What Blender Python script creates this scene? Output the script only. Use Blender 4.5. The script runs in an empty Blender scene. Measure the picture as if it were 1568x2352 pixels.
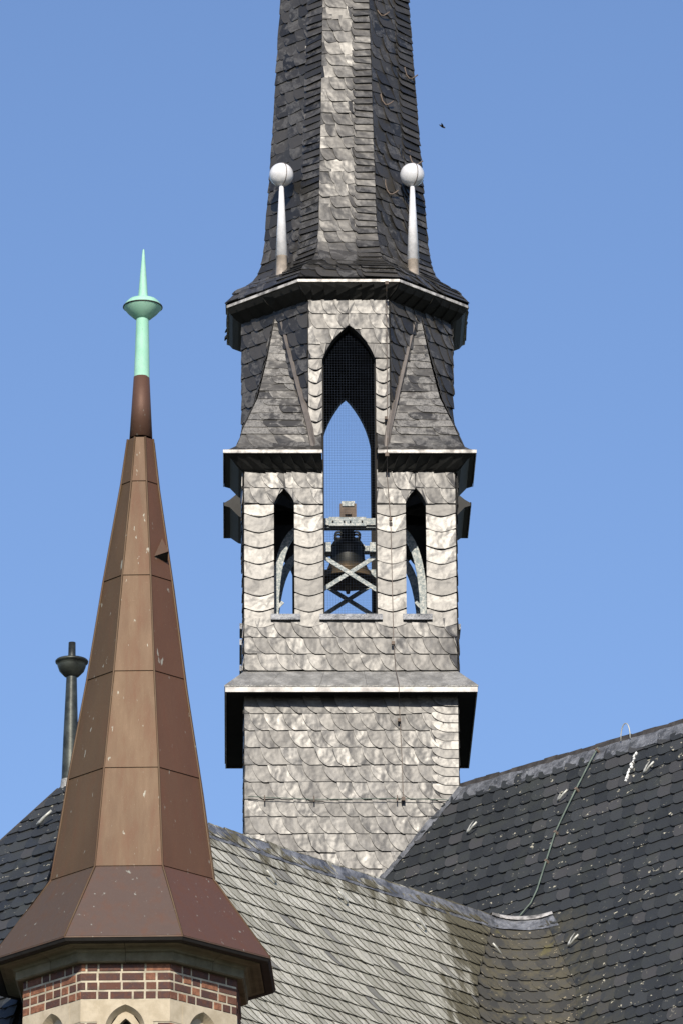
import bpy, math, random
from math import sin, cos, tan, pi, radians, sqrt, atan2
from mathutils import Vector, noise
random.seed(7)
SC = bpy.context.scene
COL = SC.collection

# ------------------------------------------------------------------ camera, sky, sun, exposure
F_PX, W_PX, H_PX, PITCH = 15000.0, 1568.0, 2352.0, radians(20.0)
CAM = Vector((0, 0, 1.6))
cd = bpy.data.cameras.new('camera'); cam = bpy.data.objects.new('camera', cd); COL.objects.link(cam)
cam.location = CAM; cam.rotation_euler = (pi/2 + PITCH, 0, 0)
cd.sensor_fit = 'VERTICAL'; cd.sensor_height = 36; cd.lens = F_PX / H_PX * 36
cd.clip_start = 1; cd.clip_end = 5000
SC.camera = cam
SUN_EL, SUN_AZ = radians(31), radians(180 + 2)          # behind the camera, low
w = bpy.data.worlds.new('World'); SC.world = w; w.use_nodes = True
nt = w.node_tree; nt.nodes.clear()
sky = nt.nodes.new('ShaderNodeTexSky'); sky.sky_type = 'NISHITA'; sky.sun_disc = False
sky.sun_elevation = SUN_EL; sky.sun_rotation = SUN_AZ
sky.altitude = 0; sky.air_density = 1.0; sky.dust_density = 0.6; sky.ozone_density = 2.5
bg = nt.nodes.new('ShaderNodeBackground'); bg.inputs[1].default_value = 0.12
wo = nt.nodes.new('ShaderNodeOutputWorld')
tw = nt.nodes.new('ShaderNodeMix'); tw.data_type = 'RGBA'; tw.blend_type = 'MULTIPLY'; tw.inputs[0].default_value = 1
tw.inputs[7].default_value = (1.02, 1.07, 1.24, 1)
nt.links.new(sky.outputs[0], tw.inputs[6]); nt.links.new(tw.outputs[2], bg.inputs[0]); nt.links.new(bg.outputs[0], wo.inputs[0])
sd = bpy.data.lights.new('sun', 'SUN'); sd.energy = 4.6; sd.angle = radians(0.5); sd.color = (1.0, 0.905, 0.765)
sun = bpy.data.objects.new('sun', sd); COL.objects.link(sun)
sun.rotation_euler = (pi/2 - SUN_EL, 0, radians(-2)); sun.location = (0, -20, 60)
SC.view_settings.view_transform = 'Standard'; SC.view_settings.look = 'None'
SC.view_settings.exposure = 0.0; SC.view_settings.gamma = 1; SC.view_settings.use_curve_mapping = False

# ------------------------------------------------------------------ measuring helpers
FW = Vector((0, cos(PITCH), sin(PITCH))); UP = Vector((0, -sin(PITCH), cos(PITCH))); RT = Vector((1, 0, 0))
def ray(px, py): return RT*((px-784)/F_PX) + UP*((1176-py)/F_PX) + FW
def at(px, py, Y):
    d = ray(px, py); return CAM + d*(Y/d.y)
def proj(p):
    v = Vector(p) - CAM; z = v.dot(FW); return 784 + F_PX*v.dot(RT)/z, 1176 - F_PX*v.dot(UP)/z
def hit(px, py, P, N):
    d = ray(px, py); return CAM + d*((P-CAM).dot(N)/d.dot(N))
def pxm(py, Y): return F_PX/((at(784, py, Y)-CAM).dot(FW))

# ------------------------------------------------------------------ object helpers
def props(o, label=None, cat=None, group=None, kind=None):
    if label: o['label'] = label
    if cat: o['category'] = cat
    if group: o['group'] = group
    if kind: o['kind'] = kind
    return o
def empty(name, loc, rot=(0, 0, 0)):
    o = bpy.data.objects.new(name, None); COL.objects.link(o); o.location = loc; o.rotation_euler = rot
    o.empty_display_size = 0.3
    return o
def rootof(o):
    while o.parent: o = o.parent
    return o
def mk(name, verts, faces, mat, parent=None, tint=None, smooth=False, center=False):
    """verts in the coordinates of the thing's root"""
    me = bpy.data.meshes.new(name)
    vs = [Vector(v) for v in verts]
    loc = Vector((0, 0, 0))
    if center and vs:
        for v in vs: loc += v
        loc /= len(vs); vs = [v-loc for v in vs]
    me.from_pydata([tuple(v) for v in vs], [], faces)
    if tint is not None:
        at_ = me.attributes.new('tint', 'FLOAT_COLOR', 'FACE')
        flat = []
        for i in range(len(faces)):
            t = tint[i] if isinstance(tint, list) else tint
            flat.extend((t[0], t[1], t[2], t[3] if len(t) > 3 else 1.0))
        at_.data.foreach_set('color', flat)
    if smooth: me.polygons.foreach_set('use_smooth', [True]*len(faces))
    me.materials.append(mat); me.update()
    o = bpy.data.objects.new(name, me); COL.objects.link(o)
    if parent: o.parent = parent
    o.location = loc
    if parent and rootof(parent) is not parent:
        o.location = loc - parent.location
    return o
class MB:
    def __init__(s): s.v = []; s.f = []; s.t = []
    def add(s, vs, fs, t=(.5, .5, .5)):
        n = len(s.v); s.v += [Vector(v) for v in vs]; s.f += [tuple(i+n for i in f) for f in fs]; s.t += [t]*len(fs)
    def box(s, x0, x1, y0, y1, z0, z1, t=(.5, .5, .5)):
        v = [(x, y, z) for z in (z0, z1) for y in (y0, y1) for x in (x0, x1)]
        s.add(v, [(0, 2, 3, 1), (4, 5, 7, 6), (0, 1, 5, 4), (2, 6, 7, 3), (0, 4, 6, 2), (1, 3, 7, 5)], t)
    def bar(s, a, b, wx, wy, up=Vector((0, 1, 0)), t=(.5, .5, .5)):
        a = Vector(a); b = Vector(b); d = (b-a).normalized(); x = d.cross(up).normalized(); y = x.cross(d).normalized()
        v = [p + x*i*wx/2 + y*j*wy/2 for p in (a, b) for i, j in ((-1, -1), (1, -1), (1, 1), (-1, 1))]
        s.add(v, [(0, 1, 2, 3), (7, 6, 5, 4), (0, 4, 5, 1), (1, 5, 6, 2), (2, 6, 7, 3), (3, 7, 4, 0)], t)
    def tube(s, pts, r, n=8, t=(.5, .5, .5)):
        pts = [Vector(p) for p in pts]; rs = r if isinstance(r, (list, tuple)) else [r]*len(pts)
        base = len(s.v); up = Vector((.31, .2, .93))
        for i, p in enumerate(pts):
            d = (pts[min(i+1, len(pts)-1)] - pts[max(i-1, 0)]).normalized()
            x = d.cross(up)
            if x.length < .1: x = d.cross(Vector((1, 0, 0)))
            x.normalize(); y = x.cross(d)
            for k in range(n):
                a = 2*pi*k/n; s.v.append(p + x*cos(a)*rs[i] + y*sin(a)*rs[i])
        for i in range(len(pts)-1):
            for k in range(n):
                s.f.append((base+i*n+k, base+i*n+(k+1) % n, base+(i+1)*n+(k+1) % n, base+(i+1)*n+k)); s.t.append(t)
        s.f.append(tuple(base+k for k in range(n))[::-1]); s.f.append(tuple(base+(len(pts)-1)*n+k for k in range(n))); s.t += [t, t]
    def lathe(s, prof, c=(0, 0), n=32, t=(.5, .5, .5)):
        base = len(s.v)
        for r, z in prof:
            for k in range(n):
                a = 2*pi*k/n; s.v.append(Vector((c[0]+r*cos(a), c[1]+r*sin(a), z)))
        for i in range(len(prof)-1):
            for k in range(n):
                s.f.append((base+i*n+k, base+i*n+(k+1) % n, base+(i+1)*n+(k+1) % n, base+(i+1)*n+k)); s.t.append(t)
    def prism(s, poly, frame, d0, d1, t=(.5, .5, .5)):
        """poly in (u,v) CCW from outside, frame(u,v,w)->xyz, between depths d0 (back) and d1 (front)"""
        n = len(poly); base = len(s.v)
        s.v += [Vector(frame(u, v, d1)) for u, v in poly] + [Vector(frame(u, v, d0)) for u, v in poly]
        s.f.append(tuple(base+i for i in range(n))); s.f.append(tuple(base+n+i for i in range(n))[::-1])
        for i in range(n):
            j = (i+1) % n; s.f.append((base+i, base+n+i, base+n+j, base+j))
        s.t += [t]*(n+2)
    def build(s, name, mat, parent=None, smooth=False, center=False, tint=True):
        return mk(name, s.v, s.f, mat, parent, s.t if tint else None, smooth, center)

# ------------------------------------------------------------------ materials
class NT:
    def __init__(s, name, rough=.6, metal=0.0, spec=.5):
        s.m = bpy.data.materials.new(name); s.m.use_nodes = True; s.t = s.m.node_tree; s.n = s.t.nodes
        s.b = s.n['Principled BSDF']; s.b.inputs['Roughness'].default_value = rough; s.b.inputs['Metallic'].default_value = metal
        s.b.inputs['Specular IOR Level'].default_value = spec
        s.tc = s.n.new('ShaderNodeTexCoord').outputs['Object']
        s.geo = s.n.new('ShaderNodeNewGeometry').outputs['Position']
    def L(s, a, b): s.t.links.new(a, b)
    def val(s, x, sock):
        if isinstance(x, (int, float)): sock.default_value = x
        elif isinstance(x, tuple): sock.default_value = (*x, 1) if len(x) == 3 and len(sock.default_value) == 4 else x
        else: s.L(x, sock)
    def map(s, scale, src=None):
        m = s.n.new('ShaderNodeMapping'); m.inputs['Scale'].default_value = scale if isinstance(scale, tuple) else (scale,)*3
        s.L(src or s.geo, m.inputs[0]); return m.outputs[0]
    def noise(s, scale, det=4, rough=.6, stretch=(1, 1, 1), src=None, dist=0):
        n = s.n.new('ShaderNodeTexNoise'); n.inputs['Scale'].default_value = scale; n.inputs['Detail'].default_value = det
        n.inputs['Roughness'].default_value = rough; n.inputs['Distortion'].default_value = dist
        s.L(s.map(stretch, src), n.inputs['Vector']); return n.outputs['Fac']
    def ramp(s, f, a, b, ca=(0, 0, 0), cb=(1, 1, 1)):
        r = s.n.new('ShaderNodeMapRange'); r.inputs[1].default_value = a; r.inputs[2].default_value = b
        r.interpolation_type = 'SMOOTHSTEP'; s.L(f, r.inputs[0]); return r.outputs[0]
    def mix(s, f, a, b, mode='MIX'):
        m = s.n.new('ShaderNodeMix'); m.data_type = 'RGBA'; m.blend_type = mode
        s.val(f, m.inputs[0]); s.val(a, m.inputs[6]); s.val(b, m.inputs[7]); return m.outputs[2]
    def math(s, op, a, b=0.0):
        m = s.n.new('ShaderNodeMath'); m.operation = op; s.val(a, m.inputs[0]); s.val(b, m.inputs[1]); return m.outputs[0]
    def tint(s):
        a = s.n.new('ShaderNodeAttribute'); a.attribute_name = 'tint'
        q = s.n.new('ShaderNodeSeparateColor'); s.L(a.outputs['Color'], q.inputs[0]); s.al = a.outputs['Alpha']; return q.outputs
    def bump(s, h, strength=.3, dist=.01):
        b = s.n.new('ShaderNodeBump'); b.inputs['Strength'].default_value = strength; b.inputs['Distance'].default_value = dist
        s.L(h, b.inputs['Height']); s.L(b.outputs[0], s.b.inputs['Normal'])
    def col(s, c): s.val(c, s.b.inputs['Base Color'])
    def rough(s, r): s.val(r, s.b.inputs['Roughness'])

def plain(name, col, rough=.6, metal=0.0, var=.25, scale=6.0, bump=.15):
    t = NT(name, rough, metal); n = t.noise(scale); n2 = t.noise(scale*7, 3)
    c2 = tuple(x*(1-var) for x in col); c3 = tuple(min(1, x*(1+var)) for x in col)
    t.col(t.mix(t.ramp(n, .3, .7), c2, c3)); t.bump(n2, bump, .004); return t.m

def slate_tower_mat():
    t = NT('tower_slate', .42, 0, .62); tr = t.tint()
    base = t.mix(tr[0], (.020, .019, .017), (.062, .057, .050))
    ofs = t.n.new('ShaderNodeCombineXYZ'); t.L(t.math('MULTIPLY', tr[2], 37.0), ofs.inputs[0]); t.L(t.math('MULTIPLY', tr[0], 23.0), ofs.inputs[1]); t.L(t.math('MULTIPLY', tr[2], 11.0), ofs.inputs[2])
    va = t.n.new('ShaderNodeVectorMath'); va.operation = 'ADD'; t.L(t.geo, va.inputs[0]); t.L(ofs.outputs[0], va.inputs[1]); own = va.outputs[0]
    blotch = t.noise(6.5, 4, .6, (1, 1, 1.3), own, dist=.5); fine = t.noise(38, 4, .7)
    f = t.math('ADD', t.math('ADD', blotch, t.math('MULTIPLY', tr[1], .12)), t.math('MULTIPLY', t.math('SUBTRACT', tr[2], .5), .25))
    pale = t.math('MULTIPLY', t.ramp(f, .52, .66), t.ramp(fine, .25, .6))
    base = t.mix(t.math('MULTIPLY', pale, .75), base, t.mix(tr[1], (.125, .12, .112), (.26, .25, .23)))
    streak = t.noise(1.7, 3, .5, (4, 4, .35)); base = t.mix(t.math('MULTIPLY', t.ramp(streak, .56, .75), .5), base, (.04, .04, .038))
    base = t.mix(t.al, (.020, .020, .021), base); t.col(base)
    rg = t.math('ADD', .285, t.math('MULTIPLY', t.math('ADD', t.math('MULTIPLY', tr[0], .7), blotch), .13))
    t.rough(t.math('ADD', t.math('MULTIPLY', rg, t.al), t.math('MULTIPLY', t.math('SUBTRACT', 1.0, t.al), .9)))
    b = t.math('ADD', t.noise(4.2, 2, .45, (1, 1, 1), own), t.math('MULTIPLY', fine, .03)); t.bump(b, .8, .024)
    return t.m
def slate_dark_mat():
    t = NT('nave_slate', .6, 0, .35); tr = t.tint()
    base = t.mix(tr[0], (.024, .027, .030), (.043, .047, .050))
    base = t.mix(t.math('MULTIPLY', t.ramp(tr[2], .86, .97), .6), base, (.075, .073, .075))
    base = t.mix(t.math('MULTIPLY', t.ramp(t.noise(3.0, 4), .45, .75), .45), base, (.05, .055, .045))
    moss = t.math('MULTIPLY', tr[1], t.ramp(t.noise(6, 5, .7, (1, 1, .5)), .35, .6))
    base = t.mix(moss, base, (.10, .09, .055))
    sp = t.noise(9, 4, .75); reg = t.noise(.9, 2)
    m = t.math('MULTIPLY', t.ramp(sp, .635, .665), t.ramp(reg, .40, .54))
    base = t.mix(m, base, (.50, .47, .36))
    base = t.mix(t.al, (.014, .015, .017), base); t.col(base); t.rough(t.math('ADD', .5, t.math('MULTIPLY', tr[2], .2)))
    t.bump(t.math('ADD', t.noise(9, 3), t.math('MULTIPLY', t.noise(60, 3), .3)), .4, .012)
    return t.m
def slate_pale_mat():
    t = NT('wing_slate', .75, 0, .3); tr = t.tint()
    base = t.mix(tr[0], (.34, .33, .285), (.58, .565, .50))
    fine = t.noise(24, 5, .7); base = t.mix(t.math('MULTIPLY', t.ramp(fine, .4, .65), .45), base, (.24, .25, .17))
    du = t.n.new('ShaderNodeVectorMath'); du.operation = 'DOT_PRODUCT'; t.L(t.geo, du.inputs[0]); du.inputs[1].default_value = (.669, .743, 0)
    sz = t.n.new('ShaderNodeSeparateXYZ'); t.L(t.geo, sz.inputs[0]); cb = t.n.new('ShaderNodeCombineXYZ')
    t.L(t.math('ADD', t.math('MULTIPLY', du.outputs['Value'], 3.4), t.math('MULTIPLY', sz.outputs[2], -1.2)), cb.inputs[0]); t.L(t.math('MULTIPLY', sz.outputs[2], .9), cb.inputs[1])
    blot = t.noise(1.0, 5, .62, (1, 1, 1), cb.outputs[0])
    stk = t.noise(9.0, 3, .6, (1, .25, 1), cb.outputs[0]); base = t.mix(t.math('MULTIPLY', t.ramp(stk, .5, .68), .5), base, (.17, .165, .125))
    stain = t.math('ADD', t.math('MULTIPLY', tr[1], .50), blot)
    s = t.ramp(stain, .62, .82)
    base = t.mix(s, base, (.115, .105, .070))
    s2 = t.math('MULTIPLY', t.ramp(tr[2], .93, .99), .75)
    base = t.mix(s2, base, (.12, .12, .12))
    sp = t.noise(17, 3, .7); base = t.mix(t.math('MULTIPLY', t.ramp(sp, .66, .7), t.ramp(stain, .6, .8)), base, (.5, .46, .34))
    base = t.mix(t.al, (.085, .082, .072), base); t.col(base); t.bump(t.math('ADD', fine, t.noise(8, 3)), .5, .014)
    return t.m
def lead_mat(name, c1=(.09, .095, .105), c2=(.30, .31, .33), spots=.65):
    t = NT(name, .4, .25, .5); n = t.noise(5, 5, .7); f = t.noise(22, 4, .7)
    base = t.mix(t.ramp(n, .35, .7), c1, c2)
    base = t.mix(t.math('MULTIPLY', t.ramp(f, .62, .72), spots), base, (.72, .71, .68))
    t.col(base); t.rough(t.math('ADD', .28, t.math('MULTIPLY', n, .3)))
    t.bump(t.math('ADD', n, t.math('MULTIPLY', f, .4)), .8, .03); return t.m
def copper_mat():
    t = NT('brown_copper', .42, .25, .35); tr = t.tint()
    n = t.noise(1.4, 4, .6, (1, 1, .25)); st = t.noise(7, 4, .65, (1, 1, .06)); gr = t.noise(60, 3, .6)
    base = t.mix(t.ramp(n, .3, .7), (.098, .058, .032), (.138, .086, .048))
    base = t.mix(t.math('MULTIPLY', tr[1], 1.0), base, (.120, .083, .068))
    base = t.mix(t.math('MULTIPLY', t.ramp(st, .44, .76), .5), base, (.15, .066, .038))
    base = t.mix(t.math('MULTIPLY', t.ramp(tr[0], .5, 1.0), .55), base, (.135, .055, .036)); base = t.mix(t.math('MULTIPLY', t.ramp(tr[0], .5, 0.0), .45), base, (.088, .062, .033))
    dr = t.noise(15, 3, .6, (1, 1, .3)); base = t.mix(t.math('MULTIPLY', t.ramp(dr, .67, .72), .6), base, (.42, .44, .38))
    base = t.mix(t.math('MULTIPLY', t.ramp(gr, .62, .75), .25), base, (.33, .23, .15))
    t.col(base); t.rough(t.math('ADD', .48, t.math('MULTIPLY', st, .2)))
    t.bump(t.math('ADD', t.noise(2.2, 3), t.math('MULTIPLY', gr, .05)), .5, .02); return t.m
def verdigris_mat():
    t = NT('verdigris', .6, 0, .4); n = t.noise(3, 5, .7); sp = t.noise(40, 3, .6)
    base = t.mix(t.ramp(n, .3, .7), (.30, .60, .44), (.40, .70, .54))
    base = t.mix(t.math('MULTIPLY', t.ramp(t.noise(9, 4, .7, (1, 1, .12)), .5, .75), .55), base, (.22, .42, .32))
    base = t.mix(t.math('MULTIPLY', t.ramp(sp, .66, .74), .7), base, (.06, .10, .08)); t.col(base); t.bump(sp, .2, .004); return t.m
def brick_mat():
    t = NT('brick', .8, 0, .2); tr = t.tint()
    base = t.mix(t.ramp(tr[0], .55, .92), (.085, .050, .046), (.32, .145, .085))
    base = t.mix(t.math('MULTIPLY', t.ramp(t.noise(11, 4, .75), .40, .60), .75), base, (.13, .058, .040))
    base = t.mix(t.math('MULTIPLY', t.ramp(t.noise(45, 3, .7), .58, .7), .35), base, (.26, .19, .13))
    t.col(base); t.bump(t.noise(50, 4, .7), .5, .006); return t.m
def stone_mat(name='sandstone', c1=(.45, .38, .27), c2=(.60, .52, .39)):
    t = NT(name, .85, 0, .2); tr = t.tint()
    base = t.mix(t.ramp(t.noise(5, 5, .7), .3, .7), c1, c2); base = t.mix(t.math('MULTIPLY', tr[0], .3), base, (.38, .33, .24))
    t.col(base); t.bump(t.noise(45, 4, .7), .4, .006); return t.m
def galv_mat():
    t = NT('galvanised_steel', .5, .35, .5); n = t.noise(24, 4, .8)
    base = t.mix(t.ramp(n, .4, .66), (.11, .14, .155), (.34, .35, .34)); t.col(base); t.bump(n, .3, .004); return t.m
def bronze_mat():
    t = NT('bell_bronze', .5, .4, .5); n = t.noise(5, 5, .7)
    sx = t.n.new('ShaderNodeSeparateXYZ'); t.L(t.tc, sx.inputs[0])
    bc = t.mix(t.ramp(n, .35, .65), (.085, .068, .045), (.17, .12, .07)); t.col(t.mix(t.ramp(sx.outputs[2], .12, .25), bc, (.010, .012, .012))); t.bump(n, .3, .006); return t.m  # shade of the beam above painted in: bronze turns black towards the top

M = dict(slate=slate_tower_mat(), dark=slate_dark_mat(), pale=slate_pale_mat(), lead=lead_mat('lead_flashing'),
         zinc=lead_mat('zinc_sheet', (.24, .235, .22), (.42, .41, .38), .25), edge=plain('zinc_drip_edge', (.44, .42, .39), .5, .1, .6, 7),
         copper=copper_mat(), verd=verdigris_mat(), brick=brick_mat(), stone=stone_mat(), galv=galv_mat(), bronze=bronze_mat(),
         core=plain('boarding', (.016, .014, .012), .85), soffit=plain('soffit_slate', (.014, .014, .013), .65, 0, .4, 4, .4),
         corn=stone_mat('cornice_stone', (.11, .10, .065), (.18, .165, .115)),
         mortar=plain('mortar', (.47, .42, .32), .9), white=plain('white_enamel', (.74, .74, .75), .25, 0, .12, 9, .1),
         beige=plain('beige_metal', (.42, .36, .30), .5), green=plain('green_conductor', (.12, .155, .125), .6), brown=plain('brown_wire', (.16, .13, .11), .6, .3),
         rust=plain('rusty_iron', (.15, .115, .09), .8), oxide=plain('dark_copper_patina', (.052, .058, .050), .45, .4, .6, 4, .3),
         galvh=plain('pale_hook', (.50, .50, .45), .5, .3), net=plain('bird_net', (.045, .06, .09), .9), ridge=plain('ridge_slate', (.05, .045, .042), .7, 0, .4, 8, .5),
         fascia=plain('pale_fascia', (.55, .52, .48), .5, 0, .4, 4), strip=plain('weathered_lead', (.15, .13, .115), .6, .1, .2, 5), lime=plain('lime_streak', (.8, .8, .77), .7), bird=plain('bird_feathers', (.03, .03, .035), .7),
         ground=plain('ground', (.045, .05, .03), .95, 0, .4, .2), wall=plain('rendered_wall', (.30, .17, .12), .9), glassy=plain('dark_void', (.012, .014, .012), .7))

# ------------------------------------------------------------------ slating
LIM = {}
def shape_a(w, h, lean, ov, n=6, mixl=.3, foot=0.0):
    """old-German slate: long curved left edge, straight foot"""
    p = []
    for i in range(n+1):
        th = i/n*pi/2; x = lean*(1-cos(th)); y = h*(1-sin(th)); s = i/n
        p.append((x*(1-mixl)+lean*s*mixl, y*(1-mixl)+h*(1-s)*mixl))
    p += [(w+lean, foot*h), (w+lean, h+ov), (0, h+ov)]
    return p
def shape_p(w, h, ov, n=8, dip=.26):
    p = []
    for i in range(n+1):
        s = i/n; p.append((w*s, dip*h*abs(2*s-1)**1.5))
    p += [(w, h+ov), (0, h+ov)]
    return p
def dens(p):
    out = []
    for i in range(len(p)):
        a, b = p[i], p[(i+1) % len(p)]; n = max(1, int(math.hypot(b[0]-a[0], b[1]-a[1])/.05))
        out += [(a[0]+(b[0]-a[0])*k/n, a[1]+(b[1]-a[1])*k/n) for k in range(n)]
    return out
def area(p): return abs(sum(p[i][0]*p[(i+1) % len(p)][1]-p[(i+1) % len(p)][0]*p[i][1] for i in range(len(p))))/2
def emit(thing, parent, f, pts, mat, tint, stuff, limit, th=.012, vis=None):
    """pts: list of (u,v,w). Makes one slate, as an object while the limit lasts, else into the stuff mesh"""
    q = []
    for p in pts:
        if not q or (abs(p[0]-q[-1][0])+abs(p[1]-q[-1][1]) > .004): q.append(p)
    while len(q) > 2 and abs(q[0][0]-q[-1][0])+abs(q[0][1]-q[-1][1]) < .004: q.pop()
    if len(q) < 3: return
    n = len(q); top = [f(*p) for p in q]; bot = [f(p[0], p[1], p[2]-th) for p in q]
    faces = [tuple(range(n))] + [(i, n+i, n+(i+1) % n, (i+1) % n) for i in range(n)]
    tl = [tint]+[(*tint[:3], 0.0)]*n
    key = thing.name; c = LIM.get(key, 0)
    ok = c < limit
    if ok and vis is not None: ok = vis(top[0])
    if ok:
        LIM[key] = c+1; mk('slate', top+bot, faces, mat, parent, tl, center=True)
    else:
        stuff.add(top+bot, faces, tint); stuff.t[-n:] = tl[1:]
def lay(thing, parent, f, uL, uR, v0, v1, rh, sw, lean, mat, stuff, limit=300, ov=.05, jit=.18, push=None, kind='a', rise=.022, side=.010,
        tintf=None, vis=None, keep=None, w0=.008, th=.012, amp=.004, skew=0.0, minarea=.10, phase=None, foot=0.0, mixl=.3, gap=0.0):
    nrow = max(1, int(round((v1-v0)/rh))); rh = (v1-v0)/nrow
    for r in range(nrow):
        vb = v0 + r*rh; vm = vb+rh*.5; a, b = uL(vm), uR(vm)
        if b-a < .03: continue
        u = a - random.random()*sw*.9 - lean if phase is None else a + phase
        if kind == 'p': u = a
        while u < b:
            wd = sw*(1+random.uniform(-jit, jit)) if kind != 'p' else (b-a)
            shp = shape_a(wd, rh, lean*(1+random.uniform(-.1, .1)), ov, 6, mixl, foot) if kind == 'a' else shape_p(wd, rh, ov)
            if push: shp = dens(shp)
            W = wd + (lean if kind == 'a' else 0); H = rh+ov
            ja, jb = random.uniform(-amp, amp), random.uniform(-amp, amp); dy = random.uniform(-.006, .006)
            tilt = random.uniform(-skew, skew)
            slip = .022 if random.random() < .035 else 0
            out = []
            for (x, y) in shp:
                uu = u+x; vv = vb+y+(dy-slip if y < rh*.5 else 0)+tilt*(x-W/2)*(1 if y < rh else 0)
                lo, hi = uL(vv), uR(vv); uu = min(max(uu, lo), hi); vv = min(max(vv, v0-.02), v1+ov*.9)
                if push: uu, vv = push(uu, vv)
                ww = w0 + rise*(1-y/H) + (side*(1-x/W) if kind == 'a' else side*(1-abs(2*x/W-1))) + ja*(x/W-.5)*2 + jb*(y/H-.5)*2 + slip*.4
                out.append((uu, vv, ww))
            if area(out) > minarea*wd*rh and (keep is None or keep(u+W/2, vb+rh/2)):
                cc = f(u+W/2, vb+rh/2, 0)
                t = (random.random(), tintf(u+W/2, vb+rh/2) if tintf else 0.0, random.random())
                emit(thing, parent, f, out, mat, t, stuff, limit, th, vis)
            u += wd
def inframe(rt, m=40):
    def g(p):
        x, y = proj(rt.matrix_world @ Vector(p) if False else Vector(p)+rt.location)
        return -m < x < W_PX+m and -m < y < H_PX+m
    return g

# ------------------------------------------------------------------ ground
mk('ground', [(-3000, -3000, 0), (3000, -3000, 0), (3000, 3000, 0), (-3000, 3000, 0)], [(0, 1, 2, 3)], M['ground'])['kind'] = 'structure'

# ================================================================== RIDGE TURRET (square shaft, bell stage, octagon, spire)
YT = 94.0; A1 = 1.57; SAX = 802.0
axx = at(SAX, 1100, YT).x
ZR = at(784, 2060, YT-1.6).z
LEAN, YAW = radians(.34), radians(0.9)
def Z(py, yl): return at(784, py, YT+yl).z - ZR
def X(px, py, yl): return at(px, py, YT+yl).x - axx
TW = empty('ridge_turret', (axx - .022 + (Z(1100, -1.6))*sin(LEAN), YT, ZR), (0, -LEAN, YAW))
props(TW, 'tall slate-clad church turret with an open bell stage and octagonal spire', 'church tower')
Rz = lambda p, k: (Vector((p[0]*cos(k*pi/2)-p[1]*sin(k*pi/2), p[0]*sin(k*pi/2)+p[1]*cos(k*pi/2), p[2])))
def face_frame(k, a):      # u to the right seen from outside, v = z, w outward
    return lambda u, v, w: Rz((u, -a-w, v), k)

z_base = Z(2300, -1.6)
z_sof = Z(1602, -1.61); z_fas0 = Z(1587, -1.915); z_fas1 = Z(1572, -1.915); z_apr = Z(1541, -1.61)
z_sill = Z(1411, -1.64); z_btop = Z(1088, -1.61); z_sk = Z(1034, -1.89); z_sktop = Z(990, -1.61)
z_otop = Z(689, -1.61); z_eave = Z(642, -1.84); z_apex = Z(747, -1.61); z_spr = Z(828, -1.61)
z_lap = Z(1124, -1.61); z_lspr = Z(1156, -1.61)
SLOT = .405; LX0, LX1 = .835, 1.14; OC = .60

# --- shaft
shaft = MB()
for k in range(4): shaft.prism([(-A1+.0, z_base), (A1, z_base), (A1, z_sof), (-A1, z_sof)], face_frame(k, A1-.02), -.15, 0)
shaft_o = shaft.build('shaft_wall', M['core'], TW)
st = MB(); ff = face_frame(0, A1)
cst = lambda c: (lambda v: c)
vs0 = Z(2075, -1.61)
lay(TW, shaft_o, ff, cst(-A1-.014), cst(A1-.20), vs0, z_sof+.02, .278, .245, .19, M['slate'], st, 300, jit=.22, skew=.03, side=.026, rise=.03, th=.02, foot=.03)
lay(TW, shaft_o, ff, cst(A1-.38), cst(A1+.014), vs0, z_sof+.02, .139, .43, .20, M['slate'], st, 300, jit=.02, phase=0.0, w0=.040, ov=.03, side=.004, rise=.02)
for k in (1, 2, 3):
    fk = face_frame(k, A1)
    lay(TW, shaft_o, fk, cst(-A1), cst(A1), vs0 if k != 3 else vs0, z_sof+.02, .278, .245, .17, M['slate'], st, 0)
props(st.build('slate_field', M['slate'], shaft_o), kind='stuff')

# --- eave and apron under the bell stage
AE = 1.87
def sq(a, z): return [(-a, -a, z), (a, -a, z), (a, a, z), (-a, a, z)]
def ring(mb, levels, t=(.5, .5, .5), close=True):
    n = len(levels[0]); base = len(mb.v)
    for lv in levels: mb.v += [Vector(p) for p in lv]
    for i in range(len(levels)-1):
        for k in range(n):
            mb.f.append((base+i*n+k, base+i*n+(k+1) % n, base+(i+1)*n+(k+1) % n, base+(i+1)*n+k)); mb.t.append(t)
m = MB(); ring(m, [sq(A1-.05, z_fas0+.035), sq(AE-.02, z_fas0+.02), sq(AE-.02, z_fas1-.012)])
m.build('soffit', M['core'], TW)
m = MB(); ring(m, [sq(AE-.018, z_fas1-.10), sq(AE, z_fas1-.10), sq(AE, z_fas1-.004), sq(AE-.018, z_fas1-.004)])
fas = m.build('fascia', M['fascia'], TW)
for k in range(4):
    m = MB(); xs = [-1, -.655, -.25, .12, .5, 1]
    for i in range(5):
        a, b = xs[i], xs[i+1]; e = .004 if i > 0 else 0
        P = [(a*(AE+.012)+e, -(AE+.012), z_fas1), (b*(AE+.012), -(AE+.012), z_fas1), (b*(A1+.02), -(A1+.02), z_apr), (a*(A1+.02)+e, -(A1+.02), z_apr)]
        Q = [(p[0], p[1]+.004, p[2]-.02) for p in P]
        m.add([Rz(p, k) for p in P+Q], [(0, 1, 2, 3), (0, 4, 5, 1), (0, 3, 7, 4), (1, 5, 6, 2)])
    m.build('apron_sheet', M['zinc'], TW)

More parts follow.
